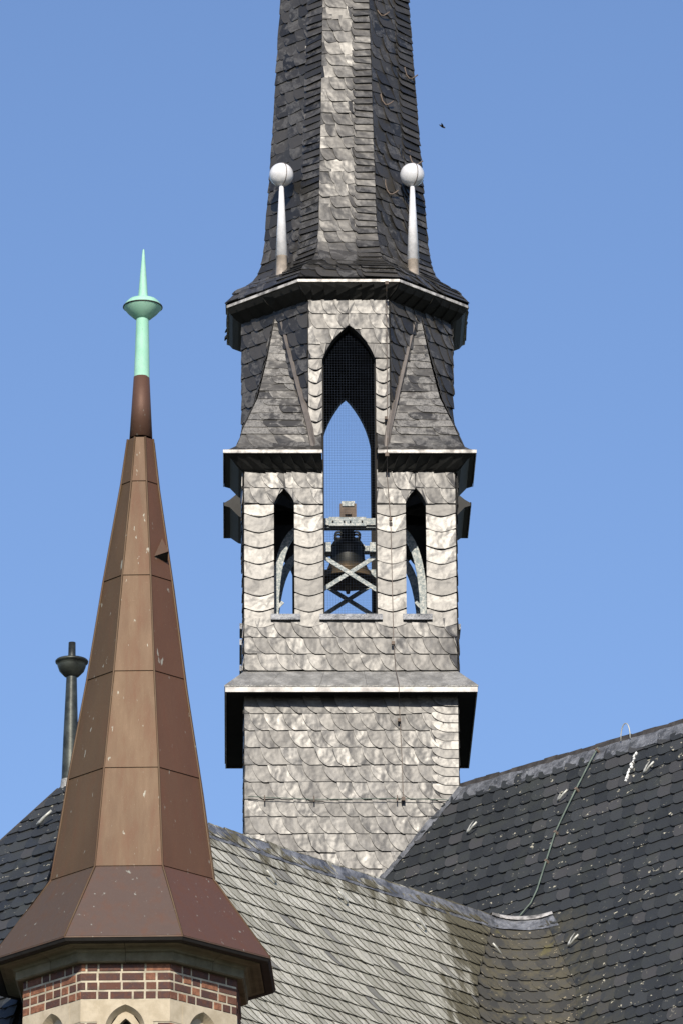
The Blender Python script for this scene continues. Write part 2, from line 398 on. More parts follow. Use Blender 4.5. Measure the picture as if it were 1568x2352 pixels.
# --- bell stage walls with lancets and slot (one wall per side)
def arch_pts(x0, x1, zs, za, n=9, sag=.085):       # left spring -> apex -> right spring
    xm = (x0+x1)/2; dx, dz = xm-x0, za-zs; ch_ = sqrt(dx*dx+dz*dz); out = []
    for i in range(n+1):
        q = i/n; b = 4*q*(1-q)*sag*ch_; out.append((x0+dx*q-dz/ch_*b, zs+dz*q+dx/ch_*b))
    out = [(max(x0, x), z) for x, z in out]
    right = [(2*xm-x, z) for x, z in out[:-1]][::-1]
    return out+right
def push_arch(x0, x1, zs, za):
    pts = arch_pts(x0, x1, zs, za, 16); xm = (x0+x1)/2; half = [p for p in pts if p[0] <= xm+1e-6]
    def g(u, v):
        if v >= za or v < zs-9: return u, v
        if v <= zs: xl = x0
        else:
            xl = x0
            for i in range(len(half)-1):
                if half[i][1] <= v <= half[i+1][1]:
                    s = (v-half[i][1])/max(1e-6, half[i+1][1]-half[i][1]); xl = half[i][0]+s*(half[i+1][0]-half[i][0])
        xr = 2*xm-xl
        if xl < u < xr: u = xl if u < xm else xr
        return u, v
    return g
def push_half(x0, x1, zs, za, left):
    g0 = push_arch(x0, x1, zs, za); xm = (x0+x1)/2
    def g(u, v):
        e = 1e-4; uu = min(u, xm-e) if left else max(u, xm+e)
        return g0(uu, v)
    return g
def multi(*gs):
    def g(u, v):
        for q in gs: u, v = q(u, v)
        return u, v
    return g
belfry = MB()
for k in range(4):
    f = face_frame(k, A1-.01)
    for s in (-1, 1):
        lan = arch_pts(LX0, LX1, z_lspr, z_lap)
        poly = [(SLOT, z_sill), (LX0, z_sill)] + lan + [(LX1, z_sill), (A1-.01, z_sill), (A1-.01, z_btop+.25), (SLOT, z_btop+.25)]
        if s < 0: poly = [(-x, z) for x, z in poly][::-1]
        belfry.prism(poly, f, -.20, 0)
    belfry.prism([(-A1+.01, z_apr-.3), (A1-.01, z_apr-.3), (A1-.01, z_sill), (-A1+.01, z_sill)], f, -.2, -.001)
bel_o = belfry.build('belfry_wall', M['core'], TW)
m = MB(); m.box(-A1+.1, A1-.1, -A1+.1, A1-.1, z_sill-.16, z_sill-.12); m.build('belfry_floor', M['core'], TW)
st = MB()
zb = Z(1540, -1.61)
for k in (0, 1, 2, 3):
    f = face_frame(k, A1); lim = 300 if k == 0 else 0
    zc = Z(1426, -1.61)
    lay(TW, bel_o, f, cst(-A1-(.014 if k % 2 == 0 else 0)), cst(A1+(.014 if k % 2 == 0 else 0)), zb, zc, .262, .255, .18, M['slate'], st, lim, jit=.2, skew=.03, side=.026, rise=.03, th=.02, foot=.03)
    # piers
    def gp(a, b): lay(TW, bel_o, f, cst(a), cst(b), z_sill-.20, Z(1150, -1.61), .2425, .3, 0, M['slate'], st, lim, kind='p', w0=.022, rise=.022, side=.006, ov=.045, amp=.0035)
    ex = .014 if k % 2 == 0 else 0
    for a, b in ((-A1-ex, -LX1-.0), (-LX0, -SLOT), (SLOT, LX0), (LX1, A1+ex)): gp(a, b)
    # rows over the lancets
    pu = multi(push_arch(-LX1, -LX0, z_lspr, z_lap), push_arch(LX0, LX1, z_lspr, z_lap))
    for s in (-1, 1):
        xm = (LX0+LX1)/2*s
        for a, b in (((-A1-ex, xm), (xm, -SLOT)) if s < 0 else ((SLOT, xm), (xm, A1+ex))):
            lx = (LX0, LX1) if s > 0 else (-LX1, -LX0)
            lay(TW, bel_o, f, cst(a), cst(b), Z(1157, -1.61), z_btop+.02, .2425, .235, .15, M['slate'], st, lim, push=push_half(*lx, z_lspr, z_lap, b == xm), jit=.15, w0=.028, side=.018)
props(st.build('slate_field', M['slate'], bel_o), kind='stuff')
for k in range(4):
    f = face_frame(k, A1)
    for a, b in ((-1.19, -.75), (-.465, .475), (.78, 1.22)):
        m = MB(); m.prism([(a, z_sill-.085), (b, z_sill-.085), (b, z_sill+.004), (a, z_sill+.004)], f, -.12, .085); m.build('window_sill', M['lead'], TW)
    for (a, b) in ((-SLOT, -SLOT+.02), (SLOT-.02, SLOT)):
        m = MB(); m.prism([(a, z_sill), (b, z_sill), (b, z_spr), (a, z_spr)], f, -.16, -.06); m.build('slot_lining', M['core'], TW)

# --- skirt roofs at the four corners
prof_in = [(A1-.02, z_btop-.01), (A1+.10, z_btop+.06), (1.80, z_btop+.20), (1.875, z_sk-.05)]
prof_out = [(1.89, z_sk-.045), (1.89, z_sk), (1.80, z_sk+.055), (1.715, z_sk+.13), (1.655, z_sk+.23), (A1+.01, z_sktop), (A1-.03, z_sktop+.02)]
def corner(mb, prof, k, s0=SLOT+.015, tint=(.5, .5, .5)):
    base = len(mb.v)
    for a, z in prof: mb.v += [Rz(p, k) for p in ((-s0, -a, z), (-a, -a, z), (-a, -s0, z))]
    for i in range(len(prof)-1):
        for j in (0, 1): mb.f.append((base+i*3+j+1, base+i*3+j, base+(i+1)*3+j, base+(i+1)*3+j+1)); mb.t.append(tint)
for k in range(4):
    m = MB(); corner(m, prof_in, k)
    for side in (0, 1):
        pl = [(a, z) for a, z in prof_in+prof_out] + [(1.42, z_sktop+.02), (1.42, z_btop-.01)]
        pts = [((-SLOT-.015, -a, z) if side == 0 else (-a, -SLOT-.015, z)) for a, z in pl]
        m.add([Rz(p, k) for p in pts], [tuple(range(len(pts)))])
    sk = m.build('skirt_soffit', M['soffit'], TW)
    m = MB(); corner(m, prof_out, k); m.build('skirt_roof', M['slate'], TW)
    m = MB(); corner(m, [(1.893, z_sk-.052), (1.903, z_sk-.045), (1.903, z_sk+.004), (1.885, z_sk+.012)], k, SLOT+.01); m.build('drip_edge', M['edge'], TW)
    # cove slates (fan under the eave) and skirt slates
    if k in (0, 1):
        stf = MB()
        for side in ((0, 1) if k == 0 else (0, 1)):
            def fc(u, v, w, side=side, k=k, prof=prof_in, sg=1):
                n = len(prof)-1; s = min(max(v, 0), .9999)*n; i = int(s); q = s-i
                a = prof[i][0]*(1-q)+prof[i+1][0]*q; z = prof[i][1]*(1-q)+prof[i+1][1]*q
                uu = SLOT+.015 + u*(a-SLOT-.015)
                p = (-uu, -a-w*.75, z-w*.6) if side == 0 else (-a-w*.75, -uu, z-w*.6)
                return Rz(p, k)
            if k == 0 and side == 0 or k == 1 and side == 1:
                nn = 9
                for i in range(nn):
                    u0, u1 = i/nn, (i+1.25)/nn; c = .5; bow = (i+.5-nn/2)/nn*.22
                    pts = [(min(1, max(0, u0+bow*(1-v))), v, .012+.014*(1-i % 2)) for v in (0, .3, .6, .97)] + [(min(1, max(0, u1+bow*(1-v))), v, .004) for v in (.97, .6, .3, 0)]
                    if k == 1: pts = pts[::-1]
                    if k == 0: pts = pts[::-1]
                    stf.add([fc(*p) for p in pts], [tuple(range(8))], (random.random(), 0, random.random()))
        stf.build('cove_slates', M['soffit'], TW)['kind'] = 'stuff'

# --- octagon
def octp(a, c, z): return [(-c, -a, z), (c, -a, z), (a, -c, z), (a, c, z), (c, a, z), (-c, a, z), (-a, c, z), (-a, -c, z)]
def oct_facet(i, a, c):      # frame of facet i (0 front, 1 front-right, ...)
    P = [Vector(p) for p in octp(a, c, 0)]; p0, p1 = P[i*1 % 8], P[(i+1) % 8]
    U = (p1-p0); Lh = U.length/2; U.normalize(); N = U.cross(Vector((0, 0, 1))); C = (p0+p1)/2
    return (lambda u, v, w: C+U*u+N*w+Vector((0, 0, v))), Lh
octo = MB(); z_ob = z_sktop-.25
for i in range(8):
    f, Lh = oct_facet(i, A1-.01, OC)
    if i % 2 == 0:
        ar = arch_pts(-SLOT, SLOT, z_spr-(.42 if i == 4 else 0), z_apex)
        octo.prism([(-Lh, z_ob), (-SLOT, z_ob)]+ar+[(SLOT, z_ob), (Lh, z_ob), (Lh, z_otop+.3), (-Lh, z_otop+.3)], f, -.16, 0)
    else:
        octo.prism([(-Lh, z_ob), (Lh, z_ob), (Lh, z_otop+.3), (-Lh, z_otop+.3)], f, -.12, 0)
oct_o = octo.build('octagon_wall', M['core'], TW)
st = MB(); pa = push_arch(-SLOT, SLOT, z_spr, z_apex)
for i in range(8):
    f, Lh = oct_facet(i, A1, OC); lim = 300 if i == 0 else 0
    if i % 2 == 0:
        zt = z_otop+.02; zz = Z(822, -1.61)
        for a, b in ((-Lh-.012, 0), (0, Lh+.012)):
            lay(TW, oct_o, f, cst(a), cst(b), zz, zt, .245, .215, .12, M['slate'], st, lim, push=push_half(-SLOT, SLOT, z_spr, z_apex, a < 0), jit=.15, w0=.02, side=.018)
        for a, b in ((-Lh-.012, -SLOT), (SLOT, Lh+.012)):
            lay(TW, oct_o, f, cst(a), cst(b), Z(1001, -1.61), zz+.01, .20, .3, 0, M['slate'], st, lim, kind='p', w0=.018, rise=.03, amp=.006)
    else:
        lay(TW, oct_o, f, cst(-Lh-(.03 if i == 7 else 0)), cst(Lh+(.03 if i == 1 else 0)), z_sktop, z_otop+.05, .24, .23, .14, M['slate'], st, 0, jit=.3, skew=.12, side=.026, rise=.034, th=.02, foot=.06)
props(st.build('slate_field', M['slate'], oct_o), kind='stuff')

# --- broaches between square and octagon
def ruled(Ls, Rs):
    """Ls, Rs: matching polylines bottom -> top. returns f(u,v,w), uL, uR, vmax"""
    Ls = [Vector(p) for p in Ls]; Rs = [Vector(p) for p in Rs]; V = [0]
    for i in range(1, len(Ls)): V.append(V[-1]+((Ls[i]+Rs[i])/2-(Ls[i-1]+Rs[i-1])/2).length)
    def loc(v):
        v = min(max(v, 0), V[-1]-1e-5)
        for i in range(len(V)-1):
            if v <= V[i+1]: break
        q = (v-V[i])/(V[i+1]-V[i]); return Ls[i].lerp(Ls[i+1], q), Rs[i].lerp(Rs[i+1], q), i
    def nrm(i):
        n = (Rs[i]-Ls[i]).cross(Ls[i+1]-Ls[i]) if (Rs[i]-Ls[i]).length > .05 else (Rs[i+1]-Ls[i+1]).cross(Ls[i+1]-Ls[i]); return n.normalized()
    def f(u, v, w):
        L, R, i = loc(v); wd = (R-L).length; s = (u+wd/2)/max(wd, 1e-4); return L.lerp(R, s)+nrm(i)*w
    half = lambda v: (lambda a: (a[1]-a[0]).length/2)(loc(v))
    return f, (lambda v: -half(v)), half, V[-1]
br = MB(); st = MB(); vlead = []
zt_b = Z(722, -1.11); zc_b = z_sk+.10
for k in range(4):
    Ap = Vector((-(A1+OC)/2-.01, -(A1+OC)/2-.01, zt_b)); C0 = Vector((-1.70, -1.70, zc_b)); C1 = Vector((-1.60, -1.60, z_sktop+.02))
    E = Ap.lerp(C1, .72)+Vector((.085, .06, 0)); E2 = Ap.lerp(C1, .38)+Vector((.06, .04, 0))
    F0 = Vector((-OC+.03, -1.66, zc_b)); F1 = Vector((-OC-.02, -1.60, z_sktop+.02)); Fe = Ap.lerp(F1, .72)+Vector((0, .02, 0)); Fe2 = Ap.lerp(F1, .38)+Vector((0, .015, 0))
    Ls = [C0, C1, E, E2, Ap]; Rs = [F0, F1, Fe, Fe2, Ap+Vector((.012, 0, 0))]
    mir = lambda p: Vector((p[1], p[0], p[2]))
    br = MB()
    for side in (0, 1):
        L_, R_ = (Ls, Rs) if side == 0 else ([mir(p) for p in Rs], [mir(p) for p in Ls])
        L_ = [Rz(p, k) for p in L_]; R_ = [Rz(p, k) for p in R_]
        for i in range(4): br.add([L_[i], R_[i], R_[i+1], L_[i+1]], [(0, 1, 2, 3)])
        f, ul, ur, vm = ruled(L_, R_)
        visible = (k == 0 and side == 0) or (k == 1 and side == 1)
        lay(TW, oct_o, f, ul, ur, .25, vm-.03, .135, .5, .10, M['slate'], st, 300 if False else 0, jit=.35, w0=.010, skew=.05, ov=.03, minarea=.05, rise=.014, tintf=lambda u, v: 1.0)
        lay(TW, oct_o, f, ul, ur, 0, .27, .27, .4, .2, M['slate'], st, 0, w0=.004)
        if side == 0 and k == 0 or side == 1 and k == 1:
            edge_ = R_ if side == 0 else L_
            m = MB()
            sx = 1 if k == 0 else -1
            A_, F_, G_ = edge_[4]+Vector((sx*.035, -.035, .02)), edge_[1]+Vector((sx*.03, -.045, 0)), edge_[0]+Vector((sx*.02, -.01, .03))
            m.tube([A_, A_.lerp(F_, .5)+Vector((0, -.01, 0)), F_, G_], [.030, .046, .052, .05], 6); m.build('valley_lead', M['strip'], TW)
    br.build('broach', M['core'], TW)
props(st.build('slate_field', M['slate'], TW), kind='stuff')

# --- spire with flared octagonal eave
SP = []
for py, a, r in ((700, 1.84, .417), (684, 1.66, .405), (672, 1.53, .395), (656, 1.40, .38), (634, 1.31, .37), (606, 1.255, .36), (558, 1.21, .353), (330, 1.10, .353), (0, .955, .353)):
    SP.append((a, a*r, Z(py, -.45)))
SP[0] = (1.84, 1.84*.417, z_eave)
top = SP[-1]; slope = (SP[-2][0]-SP[-1][0])/(SP[-1][2]-SP[-2][2]); ztip = top[2]+top[0]/slope
SP.append((.35, .35*.353, top[2]+(top[0]-.35)/slope))
m = MB(); ring(m, [octp(a-.012, c, z) for a, c, z in SP]+[octp(.03, .012, ztip)]); spi = m.build('spire_boarding', M['core'], TW)
m = MB(); ring(m, [octp(A1-.03, OC, z_otop-.01), octp(A1+.10, OC+.05, z_otop+.05), octp(1.76, .72, z_eave-.13), octp(1.82, .757, z_eave-.045)][::-1][::-1]); m.build('eave_soffit', M['soffit'], TW)
m = MB(); ring(m, [octp(1.824, .76, z_eave-.045), octp(1.85, .771, z_eave-.04), octp(1.85, .771, z_eave+.003), octp(1.815, .757, z_eave+.012)]); m.build('drip_edge', M['edge'], TW)
# cove slates under the eave
stf = MB()
for i in (7, 0, 1):
    lv = [(A1, OC, z_otop), (A1+.115, OC+.05, z_otop+.055), (1.775, .725, z_eave-.13), (1.832, .76, z_eave-.05)]
    Ls = [Vector(octp(*l)[i]) for l in lv]; Rs = [Vector(octp(*l)[(i+1) % 8]) for l in lv]; nn = 8
    for j in range(nn):
        bow = (j+.5-nn/2)/nn*.2
        def P(s, q, wd):
            n = 3; x = q*2.999; kk = int(x); fr = x-kk; s = min(1, max(0, s)); l = Ls[kk].lerp(Ls[kk+1], fr); r = Rs[kk].lerp(Rs[kk+1], fr)
            nm = (Rs[kk]-Ls[kk]).cross(Ls[kk+1]-Ls[kk]).normalized(); return l.lerp(r, s)+nm*wd
        pts = [P(j/nn+bow*(1-q), q, .022) for q in (0, .35, .7, 1)]+[P((j+1.2)/nn+bow*(1-q), q, .004) for q in (1, .7, .35, 0)]
        stf.add(pts[::-1], [tuple(range(8))], (random.random(), 0, random.random()))
stf.build('cove_slates', M['soffit'], TW)['kind'] = 'stuff'
st = MB(); LIM2 = 300
for i in range(8):
    Ls = [Vector(octp(a, c, z)[i]) for a, c, z in SP]; Rs = [Vector(octp(a, c, z)[(i+1) % 8]) for a, c, z in SP]
    f, ul, ur, vm = ruled(Ls, Rs); lim = 300 if i == 0 else 0
    if i in (7, 0, 1, 2, 6):
        fr = .34
        lay(TW, spi, f, (lambda v, ul=ul: ul(v)-(.035 if i == 7 else .012)), (lambda v, ur=ur: ur(v)*(1-2*fr)+.02), 0.02, vm, .205, .24, .10, M['slate'], st, lim, jit=.35, skew=.12, rise=.024, side=.022, amp=.010, ov=.07, foot=.08, th=.016)
        lay(TW, spi, f, (lambda v, ur=ur: ur(v)*(1-2*fr)-.03), (lambda v, ur=ur: ur(v)+(.035 if i == 1 else .016)), 0.02, vm, .118, .6, .05, M['slate'], st, lim, jit=.02, phase=0, skew=.05, w0=.016, rise=.028, ov=.03, amp=.006)
    else:
        lay(TW, spi, f, ul, ur, 0.02, vm, .205, .24, .10, M['slate'], st, 0, jit=.3)
props(st.build('slate_field', M['slate'], spi), kind='stuff')
# thin lead roll on the front-right arris
m = MB(); m.tube([Vector(octp(a, c, z)[1])+Vector((0, -.012, 0)) for a, c, z in SP[2:]], .012, 5); m.build('arris_lead', M['zinc'], TW)

# --- four ball finials on the spire foot
for sx, sy in ((-1, -1), (1, -1), (1, 1), (-1, 1)):
    bx, by = sx*1.005, sy*1.0
    zb0 = Z(640, -1.0); zc0 = Z(600 if sx > 0 else 592, -1.0); zc1 = Z(424, -1.0); zball = Z(402, -1.0)
    fo = empty('ball_finial', (0, 0, 0)); fo.parent = TW
    m = MB(); m.lathe([(.095, zc0-.33), (.086, zc0), (.092, zc0+.004), (.092, zc0+.02)], (bx, by), 16); m.build('foot', M['beige'], fo, True)
    m = MB(); m.lathe([(.0, zc0+.012), (.094, zc0+.015), (.034, zc1), (.0, zc1+.02)], (bx, by), 20); m.build('cone', M['white'], fo, True)
    m = MB(); R = .188
    m.lathe([(R*sin(pi*i/14), zball-R*cos(pi*i/14)) for i in range(15)], (bx, by), 28); ball = m.build('ball', M['white'], fo, True)
    m = MB(); cs = [(bx+(R+.004)*sin(radians(25))*cos(a), by-(R+.004)*cos(radians(25))*cos(a)+0, zball+(R+.004)*sin(a)) for a in [pi*2*i/28 for i in range(29)]]
    m.tube(cs, .006, 5); m.build('seam', M['brown'], fo)
# --- rusty ladder hooks on the front-right spire facet
def hook(parent, f, name='ladder_hook', mat='rust', s=1.0, r=.012, flip=1):
    m = MB()
    pts = [(-.09, .15, .015), (-.10, .06, .03), (-.085, -.03, .045), (-.045, -.09, .065), (.0, -.085, .08), (.045, -.05, .10), (.10, .0, .11)]
    m.tube([f(p[0]*s*flip, p[1]*s, p[2]*s) for p in pts], r*s, 6); return m.build(name, M[mat], parent, True, True)
for px, py in ((880, 15), (945, 138), (888, 224), (955, 340), (897, 434)):
    zz = Z(py, -1.0)
    for j in range(len(SP)-1):
        if SP[j][2] <= zz <= SP[j+1][2]: break
    q = (zz-SP[j][2])/(SP[j+1][2]-SP[j][2]); a = SP[j][0]*(1-q)+SP[j+1][0]*q; c = SP[j][1]*(1-q)+SP[j+1][1]*q
    xx = min(a, X(px, py, -.8)); s = (xx-c)/(a-c); yy = -a+s*(a-c)
    C = Vector((xx, yy, zz)); U = Vector((.707, .707, 0)); N = Vector((.707, -.707, 0))
    hook(TW, lambda u, v, w: C+U*u+N*w+Vector((0, 0, v)))

# --- louvre / iron strap hardware: bird netting in the slots
zn0, zn1 = z_sill, z_apex-.05
for k in (0, 2):
    m = MB(); f = face_frame(k, A1-.10)
    def arch_hw(z):
        if z <= z_spr: return SLOT
        s = (z-z_spr)/(z_apex-z_spr); return SLOT*max(0, 1-s)**.74
    n = int((zn1-zn0)/.042)
    for i in range(1, n):
        z = zn0+i*.042; hw = arch_hw(z)
        m.prism([(-hw, z-.0006), (hw, z-.0006), (hw, z+.0006), (-hw, z+.0006)], f, -.0005, .0005)
    for j in range(-9, 10):
        x = j*.042
        za = z_spr+(z_apex-z_spr)*(1-(abs(x)/SLOT)**1.35)
        m.prism([(x-.0006, zn0), (x+.0006, zn0), (x+.0006, za), (x-.0006, za)], f, .0015, .004)
    props(m.build('bird_netting', M['net'], TW), kind='stuff')

# ================================================================== BELL and its frame
Tm = lambda p: TW.matrix_world @ Vector(p)
bpy.context.view_layer.update()
zbeam0, zbeam1 = Z(1213, -.55), Z(1190, -.55)
BF = empty('bell_frame', Tm((0, 0, z_sill)), (0, -LEAN, YAW)); props(BF, 'galvanised steel bell frame with crossed braces inside the open bell stage', 'bell frame')
for sy in (-1, 1):
    y = sy*.62; zo = -z_sill; tr = MB()
    zb1 = Z(1190, -.62)+zo; zb0 = Z(1213, -.62)+zo
    m = MB(); m.box(-.30, .26, y-.075, y+.075, zb0+.01, zb1-.008); m.build('cross_plate', M['galv'], BF)
    m = MB(); m.box(-.62, .62, y-.05, y+.05, zb0+.035, zb1-.02); m.build('beam', M['galv'], BF)
    for s in (-1, 1):
        pts = []
        for i in range(13):
            q = i/12; ang = q*pi/2
            pts.append((s*(.60+.53*sin(ang)**.8), -.02+(zb0+.03)*(cos(ang)**.72)))
        pts.append((s*1.13, -.1))
        m = MB()
        for i in range(len(pts)-1):
            m.bar((pts[i][0], y, pts[i][1]), (pts[i+1][0], y, pts[i+1][1]), .12, .06)
        m.build('curved_leg', M['galv'], BF)
    # X braces
    za, zb_ = Z(1270, -.62)+zo, Z(1362, -.62)+zo
    for s in (-1, 1):
        m = MB(); m.bar((-.62*s, y-.01*s, za+.09), (.62*s, y-.01*s, zb_-.09), .065, .02); m.build('cross_brace', M['galv'], BF)
    for s in (-1, 1):
        m = MB(); m.box(s*.36-.05, s*.36+.09, y-.12, y+.12, za-.02, za+.13); m.build('bracket_block', M['galv'], BF)
for s in (-1, 1):
    m = MB(); m.bar((s*1.0, -.62, .55), (s*1.25, -.62, .28), .05, .02); m.bar((s*.85, -.6, .12), (s*1.14, -.6, .26), .05, .02); m.build('side_brace', M['galv'], BF)
m = MB()
for sx in (-.1, .1):
    m.bar((sx*1.0-.02, -.62, Z(1190, -.62)-z_sill-.01), (sx-.02, -.62, Z(1166, -.62)-z_sill), .028, .03)
m.lathe([(.0, .0), (.085, .0), (.1, .04), (.07, .12), (.0, .12)], (-.02, 0), 14)
for i in range(8, len(m.v)):
    pass
bb = MB(); z0 = Z(1190, -.62)-z_sill
bb.box(-.115, .095, -.70, -.52, z0-.008, z0+.15); bb.box(-.135, -.10, -.68, -.55, z0, z0+.215); bb.box(.08, .115, -.68, -.55, z0, z0+.215)
bb.box(-.06, .04, -.74, -.70, z0+.02, z0+.09)
bb.build('bearing_block', M['rust'], BF)
for x in (-.24, -.07, .02, .20):
    m = MB(); zz = Z(1202, -.62)-z_sill; m.tube([(x, -.715, zz), (x, -.69, zz)], .014, 6); m.build('bolt', M['core'], BF)

zb_rim = Z(1334, -.02)
BL = empty('church_bell', Tm((-.01, 0, zb_rim)), (0, -LEAN, YAW)); props(BL, 'dark bronze bell hanging in the middle opening of the belfry', 'bell')
prof = [(.0, .74), (.12, .735), (.21, .70), (.245, .64), (.25, .60), (.255, .59), (.252, .575), (.262, .40), (.285, .28), (.33, .16), (.385, .07), (.435, .02), (.445, 0.0), (.43, -.012), (.40, .0), (.34, .1), (.27, .25), (.24, .45), (.2, .62), (0, .66)]
sb = (Z(1245, -.0)-zb_rim)/.70
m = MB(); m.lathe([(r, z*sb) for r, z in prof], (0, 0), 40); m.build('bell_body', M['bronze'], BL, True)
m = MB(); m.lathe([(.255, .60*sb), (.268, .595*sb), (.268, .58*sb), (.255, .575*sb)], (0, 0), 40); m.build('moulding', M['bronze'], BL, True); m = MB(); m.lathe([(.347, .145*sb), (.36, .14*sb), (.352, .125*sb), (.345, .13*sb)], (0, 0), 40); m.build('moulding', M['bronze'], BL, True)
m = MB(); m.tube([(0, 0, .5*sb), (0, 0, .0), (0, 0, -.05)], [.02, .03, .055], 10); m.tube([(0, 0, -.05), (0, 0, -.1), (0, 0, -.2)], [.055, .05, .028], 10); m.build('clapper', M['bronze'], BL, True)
zc = Z(1213, -.1)-zb_rim
m = MB(); m.lathe([(.0, .70*sb), (.10, .72*sb), (.10, zc+.02), (0, zc+.02)], (0, 0), 14)
for s in (-1, 1):
    for q in (0, 1):
        cx, cz, rr = s*(.135), .76*sb+.035+q*.0, .055
        m.tube([(cx+rr*cos(a), (q-.5)*.12, cz+rr*sin(a)) for a in [2*pi*i/12 for i in range(13)]], .017, 6)
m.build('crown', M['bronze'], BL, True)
m = MB(); m.box(-.55, .55, -.07, .07, zc+.02, zc+.17); m.box(-.1, .1, -.62, .62, zc+.17, zc+.25); m.build('headstock', M['galv'], BL)

# ================================================================== lightning conductor on the turret
def tpt(px, py, yl): return (X(px, py, yl), yl, Z(py, yl))
LC = empty('lightning_conductor', Tm(tpt(920, 1835, -1.68)), (0, -LEAN, YAW)); props(LC, 'thin brown lightning conductor running down the front of the slate turret', 'cable')
org = Vector(tpt(920, 1835, -1.68))
def P(*a): return Vector(tpt(*a))-org
path = [(889, 646, -1.87), (889, 692, -1.66), (889, 1000, -1.66), (887, 1036, -1.93), (888, 1092, -1.68), (895, 1195, -1.68), (897, 1300, -1.68), (900, 1470, -1.68), (905, 1542, -1.66), (911, 1572, -1.94), (911, 1589, -1.94), (912, 1614, -1.66), (914, 1655, -1.66), (918, 1750, -1.66), (920, 1838, -1.66)]
m = MB(); m.tube([P(*p) for p in path], .006, 6); m.build('down_wire', M['brown'], LC)
m = MB(); m.tube([P(565, 1829, -1.67), P(603, 1831, -1.67), P(716, 1836, -1.665), P(908, 1834, -1.67), P(1040, 1838, -1.66)], .0065, 6); m.build('cross_wire', M['green'], LC)
for px, py, s in ((889, 650, 1.2), (886, 960, 1), (887, 1044, 1.3), (895, 1193, 1), (899, 1477, 1.1), (912, 1654, 1.1), (920, 1835, 1.3), (603, 1834, 1), (716, 1835, 1), (906, 1834, 1)):
    yl = -1.69 if py not in (650, 1044) else -1.95
    c = P(px, py, yl); m = MB(); hv = .022*s if px in (889, 886, 887, 895, 899, 912, 920) else .045
    m.box(c.x-.022*s*(1 if hv < .04 else .4), c.x+.022*s*(1 if hv < .04 else .4), c.y-.02, c.y+.03, c.z-hv, c.z+hv); m.build('clip', M['rust'], LC, center=True)

# ================================================================== NAVE (dark slope on the right) and WING (pale slope), crossing at 90 deg
PH = radians(44); d1 = Vector((cos(PH), -sin(PH), 0)); n1 = Vector((-sin(PH), -cos(PH), 0))
PW = radians(48); d2 = Vector((cos(PW), sin(PW), 0)); n2 = Vector((sin(PW), -cos(PW), 0))
TP = tan(radians(60)); SPi = sin(radians(60)); CPi = cos(radians(60))
AX = Vector((at(804, 1500, YT).x, YT, 0)); ZRI = 30.87
Nm = Vector((n1.x*TP, n1.y*TP, 1.0))
Nm_u = Vector((n1.x*SPi, n1.y*SPi, CPi))
J = hit(1186, 2126, Vector((AX.x, AX.y, ZRI)), Nm_u)
ZJ = J.z
NV = empty('church_nave', (AX.x+2.5, AX.y-3, 0)); props(NV, 'dark slate roof slope rising to the right beside the slate turret', 'roof')
k = 8.75
for _ in range(60):
    p = J-d2*k; k += (proj(p)[0]-163)/105
KF = k; FPT = J-d2*k
WG = empty('church_wing', (FPT.x+2, FPT.y-1, 0)); props(WG, 'pale lichen-covered slate roof with a hipped end behind the copper turret', 'roof')
nroot = NV.location.copy(); wroot = WG.location.copy()
# nave coordinates: u along d1 from the turret axis, v = slant height above ZJ
def fN(u, v, w):
    z = ZJ+v*SPi; h = (ZRI-z)/TP
    return AX+d1*u+n1*h+Vector((0, 0, z))+Nm_u*w-nroot
Nw_u = Vector((n2.x*SPi, n2.y*SPi, CPi))
def fW(u, v, w):         # u along d2 from J (negative to the left)
    z = ZJ+v*SPi; h = (ZJ-z)/TP
    return Vector((J.x, J.y, 0))+d2*u+n2*h+Vector((0, 0, z))+Nw_u*w-wroot
# plan intersection of the two contour lines at v
det = n1.x*n2.y-n1.y*n2.x
def Vpt(v):
    z = ZJ+v*SPi; c1 = AX.dot(n1)+(ZRI-z)/TP; c2 = Vector((J.x, J.y, 0)).dot(n2)+(ZJ-z)/TP
    return Vector(((c1*n2.y-c2*n1.y)/det, (n1.x*c2-n2.x*c1)/det, 0))
tha = math.acos(d1.dot(-d2))
def rad_(v): return .55+min(.45, max(0, -v)*.28)
def Tl(v): return rad_(v)/tan(tha/2)
uVN = lambda v: (Vpt(v)-AX).dot(d1)
uVW = lambda v: (Vpt(v)-Vector((J.x, J.y, 0))).dot(d2)
VB = -5.6; VT = (ZRI-ZJ)/SPi
RH = .243
# cores
def core(nm, f, pts, mat, par, w=-.03):
    m = MB(); m.add([f(u, v, w) for u, v in pts], [tuple(range(len(pts)))]); return m.build(nm, mat, par)
uMAX = 12.5
m = MB(); zlo = ZJ+VB*SPi; hl = (ZRI-zlo)/TP
def nav(u, h, z): return AX+d1*u+n1*h+Vector((0, 0, z))-nroot
m.add([nav(-14, hl-.03, zlo), nav(uMAX, hl-.03, zlo), nav(uMAX, -.0, ZRI-.05), nav(-14, -.0, ZRI-.05), nav(-14, -hl, zlo), nav(uMAX, -hl, zlo)], [(0, 1, 2, 3), (3, 2, 5, 4), (1, 5, 2), (0, 3, 4)])
ncore = m.build('roof_boarding', M['core'], NV)
m = MB(); hw = hl-.5
m.add([nav(u, s*hw, z) for z in (0, zlo+.4) for u, s in ((-14, 1), (uMAX-.3, 1), (uMAX-.3, -1), (-14, -1))], [(0, 1, 5, 4), (1, 2, 6, 5), (2, 3, 7, 6), (3, 0, 4, 7)]); m.build('wall', M['wall'], NV)
st = MB(); visN = inframe(NV, 10)
tN = lambda u, v: max(0, 1-abs(u-(uVN(v)+Tl(v)))/1.0)*(.6 if v < 0 else 0)
vis_small = lambda p: (lambda q: 1240 < q[0] < 1600 and 1900 < q[1] < 2380)(proj(Vector(p)+nroot))
